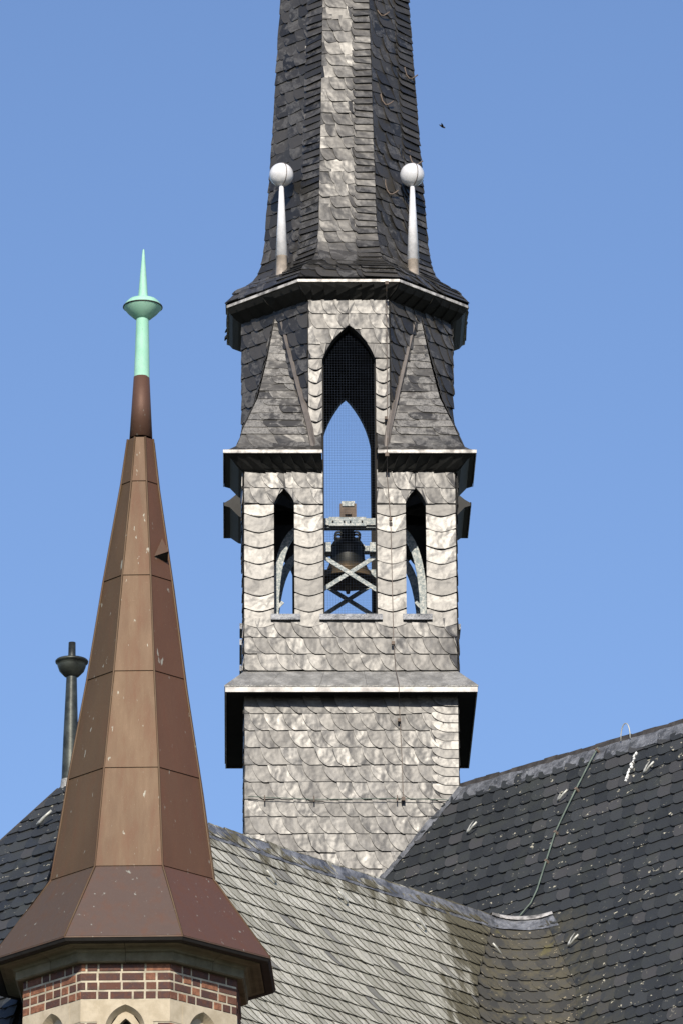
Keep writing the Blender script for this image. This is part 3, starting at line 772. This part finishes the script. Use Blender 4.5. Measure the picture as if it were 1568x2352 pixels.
lay(NV, ncore, fN, (lambda v: uVN(v)+Tl(v)-.02), cst(uMAX-2.5), RH*round(VB/RH), 0, RH, .25, .15, M['dark'], st, 300, jit=.14, tintf=tN, vis=vis_small, rise=.030, side=.026, foot=.26, th=.022, mixl=0)
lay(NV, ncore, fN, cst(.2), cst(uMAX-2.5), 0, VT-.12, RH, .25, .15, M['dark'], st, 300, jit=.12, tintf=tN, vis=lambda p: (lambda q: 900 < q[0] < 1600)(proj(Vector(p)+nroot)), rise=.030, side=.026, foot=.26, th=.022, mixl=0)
props(st.build('slate_field', M['dark'], ncore), kind='stuff')

# wing
hlW = (ZJ-zlo)/TP
def wg(u, h, z): return Vector((J.x, J.y, 0))+d2*u+n2*h+Vector((0, 0, z))-wroot
mH = 1.257; aH = (ZJ-zlo)/mH
m = MB()
P0 = [wg(-KF-aH, hlW-.03, zlo), wg(3.2, hlW-.03, zlo), wg(3.2, 0, ZJ-.05), wg(-KF, 0, ZJ-.05), wg(-KF-aH, -hlW, zlo), wg(3.2, -hlW, zlo)]
m.add(P0, [(0, 1, 2, 3), (3, 2, 5, 4), (0, 3, 4)]); wcore = m.build('roof_boarding', M['core'], WG)
m = MB()
m.add([wg(u, s*(hlW-.4), z) for z in (0, zlo+.3) for u, s in ((-KF-aH+.4, 1), (3, 1), (3, -1), (-KF-aH+.4, -1))], [(0, 1, 5, 4), (1, 2, 6, 5), (2, 3, 7, 6), (3, 0, 4, 7)]); m.build('wall', M['wall'], WG)
st = MB()
def tW(u, v):
    a = max(0, 1+v/1.0)*1.0; b = max(0, 1-abs(u-(uVW(v)-Tl(v)))/1.25); return min(1, a*.62+b*.75)
visW = lambda p: (lambda q: 560 < q[0] < 1220 and 1930 < q[1] < 2360)(proj(Vector(p)+wroot))
LIM[WG.name] = 0
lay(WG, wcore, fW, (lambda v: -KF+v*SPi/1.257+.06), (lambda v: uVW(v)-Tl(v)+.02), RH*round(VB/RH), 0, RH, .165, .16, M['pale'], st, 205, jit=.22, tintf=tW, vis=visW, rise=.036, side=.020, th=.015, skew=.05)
# swept valley
fil = MB()
def fV(s, v, w):           # s in 0..1 from wing (left) to nave (right)
    V0 = Vpt(v); r = rad_(v); T = Tl(v); bis = (d1-d2).normalized(); c = V0+bis*(r/sin(tha/2))
    # tangent points
    pw = V0-d2*T; pn = V0+d1*T
    a0 = (pw-c).normalized(); a1 = (pn-c).normalized(); om = math.acos(max(-1, min(1, a0.dot(a1))))
    dr = (a0*sin((1-s)*om)+a1*sin(s*om))/sin(om)
    z = ZJ+v*SPi
    if s > 1: dr = a1; c = c+d1*(s-1)*om*r
    return c+dr*r+Vector((0, 0, z))+(-dr*SPi+Vector((0, 0, CPi)))*w
vst = MB()
nr = int(round(-VB/RH))
for r in range(nr):
    vb = -RH*(r+1); n = 7+min(4, r//3)
    for j in range(-0, n):
        s0 = j/n; s1 = (j+1.5)/n; lean = .10
        pts = [(s0, vb+RH+.05), (s0, vb+RH), (s0+lean*.3, vb+RH*.35), (s0+lean, vb), (min(1.02, s1), vb), (min(1.02, s1), vb+RH+.05)]
        dy = random.uniform(-.006, .006)
        P3 = [(u, min(0, v+(dy if v == vb else 0)), .010+.030*(1-(v-vb)/(RH+.05))+.012*(1-(u-s0)/.5)) for u, v in pts]
        topv = [fV(*q)-wroot for q in P3]; bot = [fV(q[0], q[1], q[2]-.014)-wroot for q in P3]
        nn = len(pts); fc = [tuple(range(nn))]+[(i, nn+i, nn+(i+1) % nn, (i+1) % nn) for i in range(nn)]
        t = (random.random(), 1.0, random.random())
        if LIM.get(WG.name, 0) < 205: pass
        vst.add(topv+bot, fc, t); vst.t[-nn:] = [(*t, 0.0)]*nn
slate_v = NT('valley_slate', .75, 0, .3); tr = slate_v.tint()
bs = slate_v.mix(tr[0], (.040, .041, .040), (.085, .080, .066)); bs = slate_v.mix(slate_v.ramp(slate_v.noise(3.5, 5, .65, (1, 1, .5)), .46, .64), bs, (.098, .088, .060))
bs = slate_v.mix(slate_v.ramp(slate_v.noise(12, 4, .75), .63, .68), bs, (.5, .42, .27)); bs = slate_v.mix(slate_v.math('MULTIPLY', slate_v.ramp(slate_v.noise(2.2, 3, .5, (1.5, 1.5, .3)), .64, .74), .25), bs, (.26, .22, .04))
bs = slate_v.mix(slate_v.al, (.018, .018, .016), bs); slate_v.col(bs); slate_v.bump(slate_v.noise(20, 4, .7), .5, .012)
props(vst.build('valley_slates', slate_v.m, WG), kind='stuff')
m = MB(); ss = [i/8 for i in range(9)]
for r in range(8):
    for i in range(8):
        va, vb = -r*.7, -(r+1)*.7; m.add([fV(ss[i]-.0, vb, -.02)-wroot, fV(ss[i+1], vb, -.02)-wroot, fV(ss[i+1], va, -.02)-wroot, fV(ss[i], va, -.02)-wroot], [(0, 1, 2, 3)])
m.build('valley_boarding', M['core'], WG)

# hipped end on the left
hipv = sqrt(1+mH*mH); ap = Vector((FPT.x, FPT.y, ZJ)); bq = mH/TP
hl_dir = (-d2-n2*bq); hr_dir = (-d2+n2*bq)
LL = [ap+hl_dir*aH-Vector((0, 0, mH*aH)), ap]; RR = [ap+hr_dir*aH-Vector((0, 0, mH*aH)), ap+n2*.02]
f, ul, ur, vm = ruled([p-wroot for p in LL], [p-wroot for p in RR])
LIM[WG.name] = 205
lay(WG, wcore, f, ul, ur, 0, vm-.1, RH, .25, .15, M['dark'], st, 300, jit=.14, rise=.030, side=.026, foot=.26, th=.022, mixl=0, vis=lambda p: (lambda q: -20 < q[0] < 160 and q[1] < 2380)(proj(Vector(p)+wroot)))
stw = MB(); std = MB()
# split the stuff by material: pale faces carry their own mesh
pale_f = [i for i in range(len(st.f))]
def split_stuff(mb, test):
    a, b = MB(), MB()
    for i, fc in enumerate(mb.f):
        tgt = a if test(mb.v[fc[0]]) else b
        tgt.add([mb.v[j] for j in fc], [tuple(range(len(fc)))], mb.t[i])
    return a, b
Nh = (RR[0]-LL[0]).cross(LL[1]-LL[0]).normalized()
on_hip = lambda p: abs((Vector(p)+wroot-ap).dot(Nh)) < .09 and (Vector(p)+wroot-ap).dot(-d2) > -.02
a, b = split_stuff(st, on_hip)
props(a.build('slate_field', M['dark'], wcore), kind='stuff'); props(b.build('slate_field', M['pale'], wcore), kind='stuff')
# hip lead
def crumple(mb, fn, u0, u1, v0, v1, nu, nv, w=.03, amp=.012, off=Vector((0, 0, 0)), edge=None):
    base = len(mb.v)
    for i in range(nu+1):
        for j in range(nv+1):
            u = u0+(u1-u0)*i/nu; v = v0+(v1-v0)*j/nv; p = fn(u, v, w)
            a = noise.noise(Vector(p)*5.3)*amp+noise.noise(Vector(p)*13)*amp*.5
            if j == 0: v += noise.noise(Vector(p)*2.1)*.02
            mb.v.append(fn(u, v, w+a))
    for i in range(nu):
        for j in range(nv):
            q = base+i*(nv+1)+j; mb.f.append((q, q+nv+1, q+nv+2, q+1)); mb.t.append((.5, .5, .5))
# nave ridge: flashing strips of lead and the standing slates behind
L0 = 1.9
u = L0
while u < uMAX-.5:
    ln = 1.0; m = MB(); crumple(m, fN, u, u+ln+.02, VT-.30, VT-.02, 14, 4, .045, .022); m.build('ridge_flashing', M['lead'], NV, True); u += ln
m = MB(); u = L0-.1
while u < uMAX-.5:
    wd = random.uniform(.2, .28); hh = random.uniform(.085, .105)
    b0 = nav(u, .01, ZRI-.05); 
    mm = MB(); pts = [nav(u, .05, ZRI-.08), nav(u+wd-.004, .05, ZRI-.08), nav(u+wd-.004, -.005, ZRI+hh), nav(u, -.005, ZRI+hh+random.uniform(-.01, .01))]
    mm.add(pts+[p-n1*.02 for p in pts], [(0, 1, 2, 3), (7, 6, 5, 4), (3, 2, 6, 7), (0, 4, 5, 1), (1, 5, 6, 2), (0, 3, 7, 4)]); mm.build('ridge_slate', M['ridge'], NV, center=True); u += wd
# wing ridge
u = -KF
while u < Tl(0)*-.6:
    ln = 1.0; e = min(u+ln+.02, -Tl(0)+.05); m = MB(); crumple(m, fW, u, e, (-.30 if u > -KF+.2 else -.26), -.012, 14, 4, .045, .018); m.build('ridge_flashing', M['lead'], WG, True); u += ln
u = -KF
while u < -.25:
    wd = random.uniform(.2, .28); hh = random.uniform(.03, .05); mm = MB()
    pts = [wg(u, .05, ZJ-.06), wg(u+wd-.004, .05, ZJ-.06), wg(u+wd-.004, -.005, ZJ+hh), wg(u, -.005, ZJ+hh)]
    mm.add(pts+[p-n2*.02 for p in pts], [(0, 1, 2, 3), (7, 6, 5, 4), (3, 2, 6, 7), (0, 4, 5, 1), (1, 5, 6, 2), (0, 3, 7, 4)]); mm.build('ridge_slate', M['ridge'], WG, center=True); u += wd
# valley head: lead apron and white edge
fVr = lambda s, v, w: fV(s, v, w)-wroot
m = MB(); crumple(m, fVr, -.06, 1.16, -.28, -.01, 12, 4, .05, .014); m.build('valley_flashing', M['lead'], WG, True)
m = MB()
for i in range(12):
    s0, s1 = i/12*1.24-.06, (i+1)/12*1.24-.06; hh = .060*(1-abs(i/11-.55)**2*1.6)
    m.add([fVr(s0, -.005-hh, .075), fVr(s1, -.005-hh, .075), fVr(s1, .02, .075), fVr(s0, .02, .075), fVr(s1, .03, .0), fVr(s0, .03, .0)], [(0, 1, 2, 3), (3, 2, 4, 5)])
m.build('valley_cap', M['edge'], WG, True)
# hip flashing on the left silhouette
m = MB(); nseg = 10
def fHip(u, v, w): return ap-wroot+hl_dir*(-v)*1.0+Vector((0, 0, mH*v))+Nh*w+n2*u
crumple(m, fHip, 0.0, .10, -aH, -.30, 2, 40, .03, .006); m.build('hip_flashing', M['lead'], WG, True)
m = MB(); m.tube([ap-wroot+hl_dir*t-Vector((0, 0, mH*t))-n2*.03 for t in (.1, 1, 2, 3, aH)], .05, 6); m.build('hip_roll', M['ridge'], WG)
# lead soaker where nave slope meets the turret
m = MB(); P1 = hit(1056, 1815, AX+Vector((0, 0, ZRI)), Nm_u); P2 = hit(880, 2016, AX+Vector((0, 0, ZRI)), Nm_u)
dv = (P2-P1); sdv = dv.normalized().cross(Nm_u)
if sdv.x < 0: sdv = -sdv
def fS(u, v, w): return P1+dv*u+sdv*v+Nm_u*w-nroot
crumple(m, fS, -.02, 1.03, -.04, .13, 30, 3, .05, .012); m.build('wall_flashing', M['lead'], NV, True)

# hooks, loop, streaks
def hook_at(px, py, root, base, N, Uv, nm='roof_hook', mat='galvh', s=1.25, flip=1):
    C = hit(px, py, base, N)-root.location; Vv = N.cross(Uv).normalized()
    if Vv.z < 0: Vv = -Vv
    return hook(root, lambda u, v, w: C+Uv*u+Vv*v+N*w, nm, mat, s, .013, flip)
for px, py in ((1092, 1906), (1300, 1832), (1498, 1768), (1325, 2165)):
    hook_at(px, py, NV, AX+Vector((0, 0, ZRI)), Nm_u, d1)
for px, py in ((612, 2018), (776, 2066), (955, 2127), (1129, 2185)):
    hook_at(px, py, WG, J, Nw_u, d2, flip=-1)
hook_at(116, 1890, WG, ap, Nh, n2, s=1.55)
lp = hit(1440, 1712, AX+Vector((0, 0, ZRI)), Nm_u)-nroot
m = MB(); m.tube([lp+d1*(.09*cos(a)*1.0)+Vector((0, 0, .05+.25*sin(a)**.8))+Nm_u*.05 for a in [pi*i/10 for i in range(11)]], .009, 6); m.build('ridge_loop', M['galvh'], NV, True, True)
m = MB()
for i in range(11):
    q = i/10; c = hit(1463-22*q+random.uniform(-1.5, 1.5), 1736+62*q, AX+Vector((0, 0, ZRI)), Nm_u)+Nm_u*.062-nroot
    Vv = Nm_u.cross(d1).normalized(); a = random.uniform(.012, .024); b = random.uniform(.02, .035)
    pts = [c+d1*a*cos(t)+Vv*b*sin(t) for t in [2*pi*j/7 for j in range(7)]]
    m.add(pts+[p-Nm_u*.05 for p in pts], [tuple(range(7))]+[(j, 7+j, 7+(j+1) % 7, (j+1) % 7) for j in range(7)])
m.build('lime_drips', M['lime'], NV)
RC = empty('roof_conductor', hit(1376, 1731, AX+Vector((0, 0, ZRI)), Nm_u)); props(RC, 'greenish lightning rod wire crossing the dark slate slope down to the valley', 'cable')
m = MB(); m.tube([hit(px, py, AX+Vector((0, 0, ZRI)), Nm_u)+Nm_u*.085-RC.location for px, py in ((1380, 1726), (1376, 1733), (1362, 1758), (1327, 1826), (1300, 1882), (1282, 1920), (1261, 1986), (1240, 2052), (1226, 2083), (1206, 2106), (1196, 2118))], .0125, 7); m.build('rod', M['green'], RC, True)
for px, py in ((1377, 1731), (1330, 1821), (1282, 1920), (1261, 1986)):
    c = hit(px, py, AX+Vector((0, 0, ZRI)), Nm_u)+Nm_u*.06-RC.location; m = MB(); m.tube([c-Nm_u*.06, c+Nm_u*.045], .024, 6); m.build('clip', M['rust'], RC, center=True)

# ================================================================== finial on the wing's ridge end
YF = FPT.y; sF = pxm(1700, YF)
def zf(py): return at(784, py, YF).z
FI = empty('roof_finial', (FPT.x, FPT.y, zf(1836))); props(FI, 'dark metal pole finial with a bowl on the far left roof ridge', 'finial')
o = zf(1836); fx = at(163, 1700, YF).x-FPT.x
m = MB(); m.lathe([(.22, -.12), (.15, .05), (.125, zf(1800)-o), (.12, zf(1792)-o)], (fx, 0), 20); m.build('lead_collar', M['zinc'], FI, True)
m = MB(); m.lathe([(.116, zf(1803)-o), (.100, zf(1700)-o), (.070, zf(1552)-o)], (fx, 0), 20); m.build('pole', M['oxide'], FI, True)
zr0, zr1 = zf(1553)-o, zf(1520)-o
m = MB(); m.lathe([(.07, zr0-.015), (.10, zr0), (.165, zr0+.07), (.19, zr0+.14), (.198, zr1-.02), (.218, zr1-.015), (.222, zr1+.005), (.21, zr1+.02), (.12, zr1+.01), (.0, zr1+.0)], (fx, 0), 28); m.build('bowl', M['oxide'], FI, True)
m = MB(); m.lathe([(.052, zr1), (.047, zf(1476)-o), (.0, zf(1475)-o)], (fx, 0), 16); m.build('rod', M['oxide'], FI, True)

# ================================================================== STAIR TURRET (brick octagon, copper spire)
YC = 77.5; AXC = 309.0
cx0 = at(AXC, 1990, YC).x; zC0 = 0.0
ST = empty('stair_turret', (cx0, YC, 0), (0, 0, radians(-2.0))); props(ST, 'brick stair turret with a tall brown copper spire and pale green finial', 'turret')
def zc(py, yl): return at(784, py, YC+yl).z
LN = .0035
def ax(z): return (z-24.5)*LN
lev = []
for py, ap_ in ((2151, 326), (1989, 186), (1763, 150), (1541, 110.5), (1321, 77), (1105, 40.5), (1004, 27)):
    a = ap_/pxm(py, YC-1); a = ap_/pxm(py, YC-a); lev.append((a, zc(py, -a)))
T8 = .41421
def oc(a, z, dx=None):
    d = ax(z) if dx is None else dx
    return [Vector((p[0]+d, p[1], z)) for p in octp(a, a*T8, 0)]
m = MB(); ring(m, [oc(a-.012, z) for a, z in lev]); cs = m.build('spire_boarding', M['core'], ST)
for i in range(len(lev)-1):
    A, B = oc(*lev[i]), oc(*lev[i+1])
    for k in range(8):
        p = [A[k], A[(k+1) % 8], B[(k+1) % 8], B[k]]; n = (p[1]-p[0]).cross(p[3]-p[0]).normalized()
        c = sum(p, Vector())/4; up = ((p[3]+p[2])/2-(p[0]+p[1])/2).normalized(); sd_ = (p[1]-p[0]).normalized()
        q = [p[0]+sd_*.004, p[1]-sd_*.004, p[2]-sd_*.004+up*.035, p[3]+sd_*.004+up*.035]
        if i == len(lev)-2: q = [p[0]+sd_*.004, p[1]-sd_*.004, p[2]-sd_*.004, p[3]+sd_*.004]
        # slightly pillowed sheet
        m = MB(); nu, nv = 4, 5; base = 0
        for a_ in range(nu+1):
            for b_ in range(nv+1):
                s, t_ = a_/nu, b_/nv; P_ = (q[0].lerp(q[1], s)).lerp(q[3].lerp(q[2], s), t_)
                wv = .014*(1-t_)+.004+.005*sin(pi*s)*sin(pi*t_)*random.uniform(.3, 1)
                m.v.append(P_+n*wv)
        for a_ in range(nu):
            for b_ in range(nv):
                x = a_*(nv+1)+b_; m.f.append((x, x+nv+1, x+nv+2, x+1)); m.t.append((random.random()*0, 0, 0))
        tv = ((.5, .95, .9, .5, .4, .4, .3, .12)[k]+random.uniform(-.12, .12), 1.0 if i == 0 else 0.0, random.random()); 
        k0 = len(m.v); m.v += [m.v[0].copy(), m.v[nu*(nv+1)].copy(), q[1]-n*.01, q[0]-n*.01]; m.f.append((k0, k0+3, k0+2, k0+1))
        m.t = [tv]*len(m.f)
        m.build('copper_panel', M['copper'], ST, True, True)
for k in range(8):
    m = MB(); pts = [oc(a+.012, z)[k] for a, z in lev]; m.tube(pts, [.014]*len(pts), 6, (0.2, 0, 0)); m.build('standing_seam', M['copper'], ST, True)
# collar, pole, disc, spike
def cr(px, py): return px/pxm(py, YC)
def zz(py): return zc(py, 0)
xo = ax(zz(900))
m = MB(); m.lathe([(cr(24, 1007), zz(1008)), (cr(26.6, 1007), zz(1008)), (cr(18.3, 867), zz(867)), (cr(14, 867), zz(866))], (ax(zz(940)), 0), 28, (.85, .5, .5)); m.build('collar', M['copper'], ST, True)
fo = empty('green_finial', (0, 0, 0)); fo.parent = ST
m = MB(); m.lathe([(cr(18, 867), zz(869)), (cr(14.3, 731), zz(728))], (ax(zz(800)), 0), 28); m.build('pole', M['verd'], fo, True)
xd = ax(zz(700))
m = MB(); m.lathe([(cr(14, 731), zz(734)), (cr(20, 731), zz(731)), (cr(34, 720), zz(719)), (cr(43, 710), zz(708.5)), (cr(44, 708), zz(707))], (xd, 0), 36); m.build('bowl', M['verd'], fo, True)
m = MB(); m.lathe([(cr(44, 708), zz(707.4)), (cr(46, 707), zz(706.6)), (cr(45.5, 705), zz(704.6)), (cr(43, 705), zz(704.2))], (xd, 0), 36); m.build('rim', M['oxide'], fo, True)
m = MB(); m.lathe([(cr(43.5, 705), zz(704.4)), (cr(41, 700), zz(699)), (cr(33, 692), zz(691)), (cr(20, 686), zz(686)), (cr(11.5, 684), zz(685))], (xd, 0), 36); m.build('dome', M['verd'], fo, True)
m = MB(); m.lathe([(cr(11.8, 690), zz(690)), (cr(8, 640), zz(640)), (cr(2.2, 574), zz(575)), (0, zz(571.5))], (ax(zz(630)), 0), 24); m.build('spike', M['verd'], fo, True)
# vent on the right-hand facet
a4, z4 = lev[4]; a5, z5 = lev[5]
def facetpt(px, py):         # point on the front-right facet
    q = (zc(py, -.3)-z4)/(z5-z4); a = a4+(a5-a4)*q; z = z4+(z5-z4)*q
    o8 = oc(a, z); p0, p1 = o8[1], o8[2]; x = at(px, py, YC-.35).x-cx0; s = (x-p0.x)/(p1.x-p0.x); return p0.lerp(p1, s)
Av, Bv, Cv = facetpt(371, 1231), facetpt(355, 1281), facetpt(384, 1288)
nf = Vector((.7, -.7, .12)).normalized(); Bo = Bv+nf*.02; Co = Cv+nf*.01; Mo = (Bv+Cv)/2+nf*.16+Vector((0, 0, .055))
m = MB(); m.add([Av+nf*.02, Bo, Mo, Co, Av-nf*.01, Bv-nf*.02, Cv-nf*.02], [(0, 1, 2), (0, 2, 3)]); vo = m.build('roof_vent', M['copper'], ST)
m = MB(); m.add([Bo+nf*.002, Mo-nf*.03-Vector((0, 0, .01)), Co], [(0, 1, 2)]); m.add([Bo+Vector((0, 0, -.01)), Co+Vector((0, 0, -.01)), (Bo+Co)/2+Vector((0, 0, .08))+nf*.03], [(0, 1, 2)]); m.build('vent_opening', M['glassy'], vo)

# eave, cornice, brick drum
aE, zE = lev[0]
def lvl(py, apx):
    a = apx/pxm(py, YC-1.7); return a, zc(py, -a)
cA, cz0 = lvl(2164, 303); cB, cz1 = lvl(2186, 268); cC, cz2 = lvl(2209, 266); bA, zbr = lvl(2211, 249)
m = MB(); ring(m, [[Vector((p.x, p.y, p.z)) for p in oc(cA-.1, cz0+.055)], oc(aE-.10, zE-.05), oc(aE-.012, zE-.045), oc(aE+.010, zE-.008)]); m.build('eave_soffit', M['core'], ST)
m = MB(); ring(m, [oc(aE-.002, zE-.010), oc(aE+.016, zE-.008), oc(aE+.016, zE+.006)]); m.build('copper_drip', M['copper'], ST)
m = MB(); pr = [(bA-.05, cz2+.008), (cC-.02, cz2), (cC, cz2+.015), (cC, cz1-.01), (cB+.01, cz1+.005)]
for i in range(1, 6):
    q = i/6; pr.append((cB+.01+(cA-.02-cB)*(1-cos(q*pi/2)), cz1+.01+(cz0-cz1-.03)*sin(q*pi/2)))
pr += [(cA-.015, cz0-.02), (cA, cz0-.015), (cA, cz0+.03), (cA-.2, cz0+.05)]
C8 = [oc(a, z) for a, z in pr]
for k in range(8):             # stone lengths with joints
    cuts = [0, .5, 1] if k == 0 else [0, .56, 1]
    for c_ in range(2):
        m = MB(); s0, s1 = cuts[c_]+(.004 if c_ else 0), cuts[c_+1]
        for i in range(len(pr)-1):
            a0, a1 = C8[i][k], C8[i][(k+1) % 8]; b0, b1 = C8[i+1][k], C8[i+1][(k+1) % 8]
            m.add([a0.lerp(a1, s0), a0.lerp(a1, s1), b0.lerp(b1, s1), b0.lerp(b1, s0)], [(0, 1, 2, 3)], (random.random(), 0, 0))
        m.build('cornice_stone', M['corn'], ST)
m = MB(); ring(m, [oc(bA-.018, 0, 0), oc(bA-.018, cz2+.02, 0)]); drum = m.build('drum_wall', M['mortar'], ST)
Lf = bA*T8
def ffr(k):
    P8 = [Vector(p) for p in octp(bA, Lf, 0)]; p0, p1 = P8[k], P8[(k+1) % 8]; U = (p1-p0).normalized(); N = U.cross(Vector((0, 0, 1))); C = (p0+p1)/2
    return lambda u, v, w: C+U*u+N*w+Vector((0, 0, v))
ch = (zbr-zc(2296, -bA))/4.0
brk = MB(); cnt = 0
def brick(k, u0, u1, z0, z1, par, ind):
    if u1-u0 < .03: return
    g = .020; d = random.uniform(-.001, .005); f = ffr(k); t = (random.random(), 0, random.random())
    def q(u, v):
        return u, v
    m = MB() if ind else brk
    b = .006
    a0, a1, b0, b1 = u0+g/2, u1-g/2, z0+g/2, z1-g/2
    if u0 <= -Lf+.001: a0 = -Lf
    if u1 >= Lf-.001: a1 = Lf
    vs = [f(a0, b0, -.01), f(a1, b0, -.01), f(a1, b1, -.01), f(a0, b1, -.01), f(a0+b, b0+b, d), f(a1-b, b0+b, d), f(a1-b, b1-b, d), f(a0+b, b1-b, d)]
    m.add(vs, [(4, 5, 6, 7), (0, 1, 5, 4), (1, 2, 6, 5), (2, 3, 7, 6), (3, 0, 4, 7)], t)
    if ind: m.build('brick', M['brick'], par, center=True)
def course(k, zt, zb, ind, skip=None, long=.285, short=.145):
    u = -Lf; first = random.choice([.13, .2, .065]); seq = 0; x = -Lf
    while x < Lf-.01:
        wd = first if seq == 0 else random.choice([long, short, short, short, long])
        e = x+wd
        if e > Lf-.06: e = Lf
        if skip is None or not (skip[0] < (x+e)/2 < skip[1]): brick(k, x, e, zb, zt, drum, ind)
        x = e; seq += 1
zst = zbr-4*ch; zsb = zc(2347, -bA)
for k in range(8):
    ind = k in (0, 1, 7)
    for r in range(4): course(k, zbr-r*ch, zbr-(r+1)*ch, ind)
    nrow = 40
    for r in range(nrow):
        zt = zsb-r*ch; course(k, zt, zt-ch, ind and r < 2, (-.40, .40) if r < 12 else None)
    # stone window surround with a pointed niche
    f = ffr(k); hwO = .245; zap = zc(2307, -bA); zsp = zap-.30
    cutx = [-Lf, -.55*Lf, -.34, .34, .58*Lf, Lf]
    for i in (0, 1, 3, 4):
        m = MB(); a, b = cutx[i]+(.004 if i else 0), cutx[i+1]-(.004 if i < 4 else 0)
        m.prism([(a, zsb+.004), (b, zsb+.004), (b, zst-.004), (a, zst-.004)], f, -.02, random.uniform(.0, .006), (random.random(), 0, 0)); m.build('stone_block', M['stone'], drum)
    ar = arch_pts(-hwO, hwO, zsp, zap, 9, .16); zlow = zsb-12*ch
    for s in (-1, 1):
        poly = [(-.34, zlow), (-hwO, zlow)]+[p for p in ar if p[0] <= 1e-6]+[(0, zst-.004), (-.34, zst-.004)]
        if s > 0: poly = [(-x, z) for x, z in poly][::-1]
        m = MB(); m.prism(poly, f, -.02, .005, (.1 if s < 0 else .3, 0, 0)); m.build('arch_stone', M['stone'], drum)
    # reveal and inner tracery stone with a small dark lancet
    m = MB(); n = len(ar)
    arr = [(-hwO, zlow)]+ar+[(hwO, zlow)]; 
    inn = [(x*.80, (z-zsp)*.80+zsp if z > zsp else z) for x, z in arr]
    for i in range(len(arr)-1):
        m.add([f(*arr[i], .004), f(*arr[i+1], .004), f(*inn[i+1], -.10), f(*inn[i], -.10)], [(0, 3, 2, 1)], (.5, 0, 0))
    m.build('arch_reveal', M['stone'], drum)
    zi_ap = zc(2334, -bA); ari = arch_pts(-.105, .105, zi_ap-.14, zi_ap)
    m = MB(); hh = .80*hwO+.01; za_ = zsp+(zap-zsp)*.80+.01
    for s in (-1, 1):
        poly = [(-hh, zlow), (-.105, zlow)]+[p for p in ari if p[0] <= 1e-6]+[(0, za_), (-hh*.45, za_-.06), (-hh*.85, za_-.18), (-hh, zsp)]
        if s > 0: poly = [(-x, z) for x, z in poly][::-1]
        m.prism(poly, f, -.22, -.098, (.2, 0, 0))
    m.build('tracery_stone', M['stone'], drum)
    m = MB(); m.prism([(-hh, zlow), (hh, zlow), (hh, za_), (-hh, za_)], f, -.26, -.23); m.build('window_pane', M['glassy'], drum)
props(brk.build('brick_field', M['brick'], drum), kind='stuff')
# open the drum wall behind the niches: replaced by piers between them
bpy.data.meshes.remove(drum.data) if False else None
dm = MB()
for k in range(8):
    f = ffr(k); hh = .245
    for a, b in ((-Lf, -hh), (hh, Lf)): dm.prism([(a, 0), (b, 0), (b, cz2+.02), (a, cz2+.02)], f, -.30, -.006)
    dm.prism([(-hh, zap+.01), (hh, zap+.01), (hh, cz2+.02), (-hh, cz2+.02)], f, -.30, -.006)
    dm.prism([(-hh, 0), (hh, 0), (hh, zlow), (-hh, zlow)], f, -.30, -.006)
me = bpy.data.meshes.new('drum_wall'); me.from_pydata([tuple(v) for v in dm.v], [], dm.f); me.materials.append(M['mortar']); drum.data = me

# ================================================================== bird
bp = at(1015, 291, 110.0)
B = empty('bird', bp, (0, 0, 0)); B.scale = (.7, .7, .7); props(B, 'tiny dark bird flying in the blue sky right of the spire', 'bird')
m = MB(); m.tube([(-.09, 0, .06), (-.05, 0, .035), (0, 0, 0), (.05, 0, -.025), (.075, 0, -.035)], [.005, .02, .028, .022, .006], 10); bo = m.build('body', M['bird'], B, True)
for s in (-1, 1):
    m = MB(); m.add([(-.025, 0, .015), (.03, 0, -.01), (.02, s*.12, .02+.03*s), (-.03, s*.26, .05+.05*s), (-.035, s*.12, .03+.03*s), (-.02, 0, .022), (.03, 0, -.004), (.02, s*.12, .028+.03*s), (-.035, s*.12, .038+.03*s)], [(0, 1, 2, 3, 4), (5, 8, 3, 7, 6)]); m.build('wing', M['bird'], B)

print('objects', len(bpy.data.objects), 'limits', LIM)
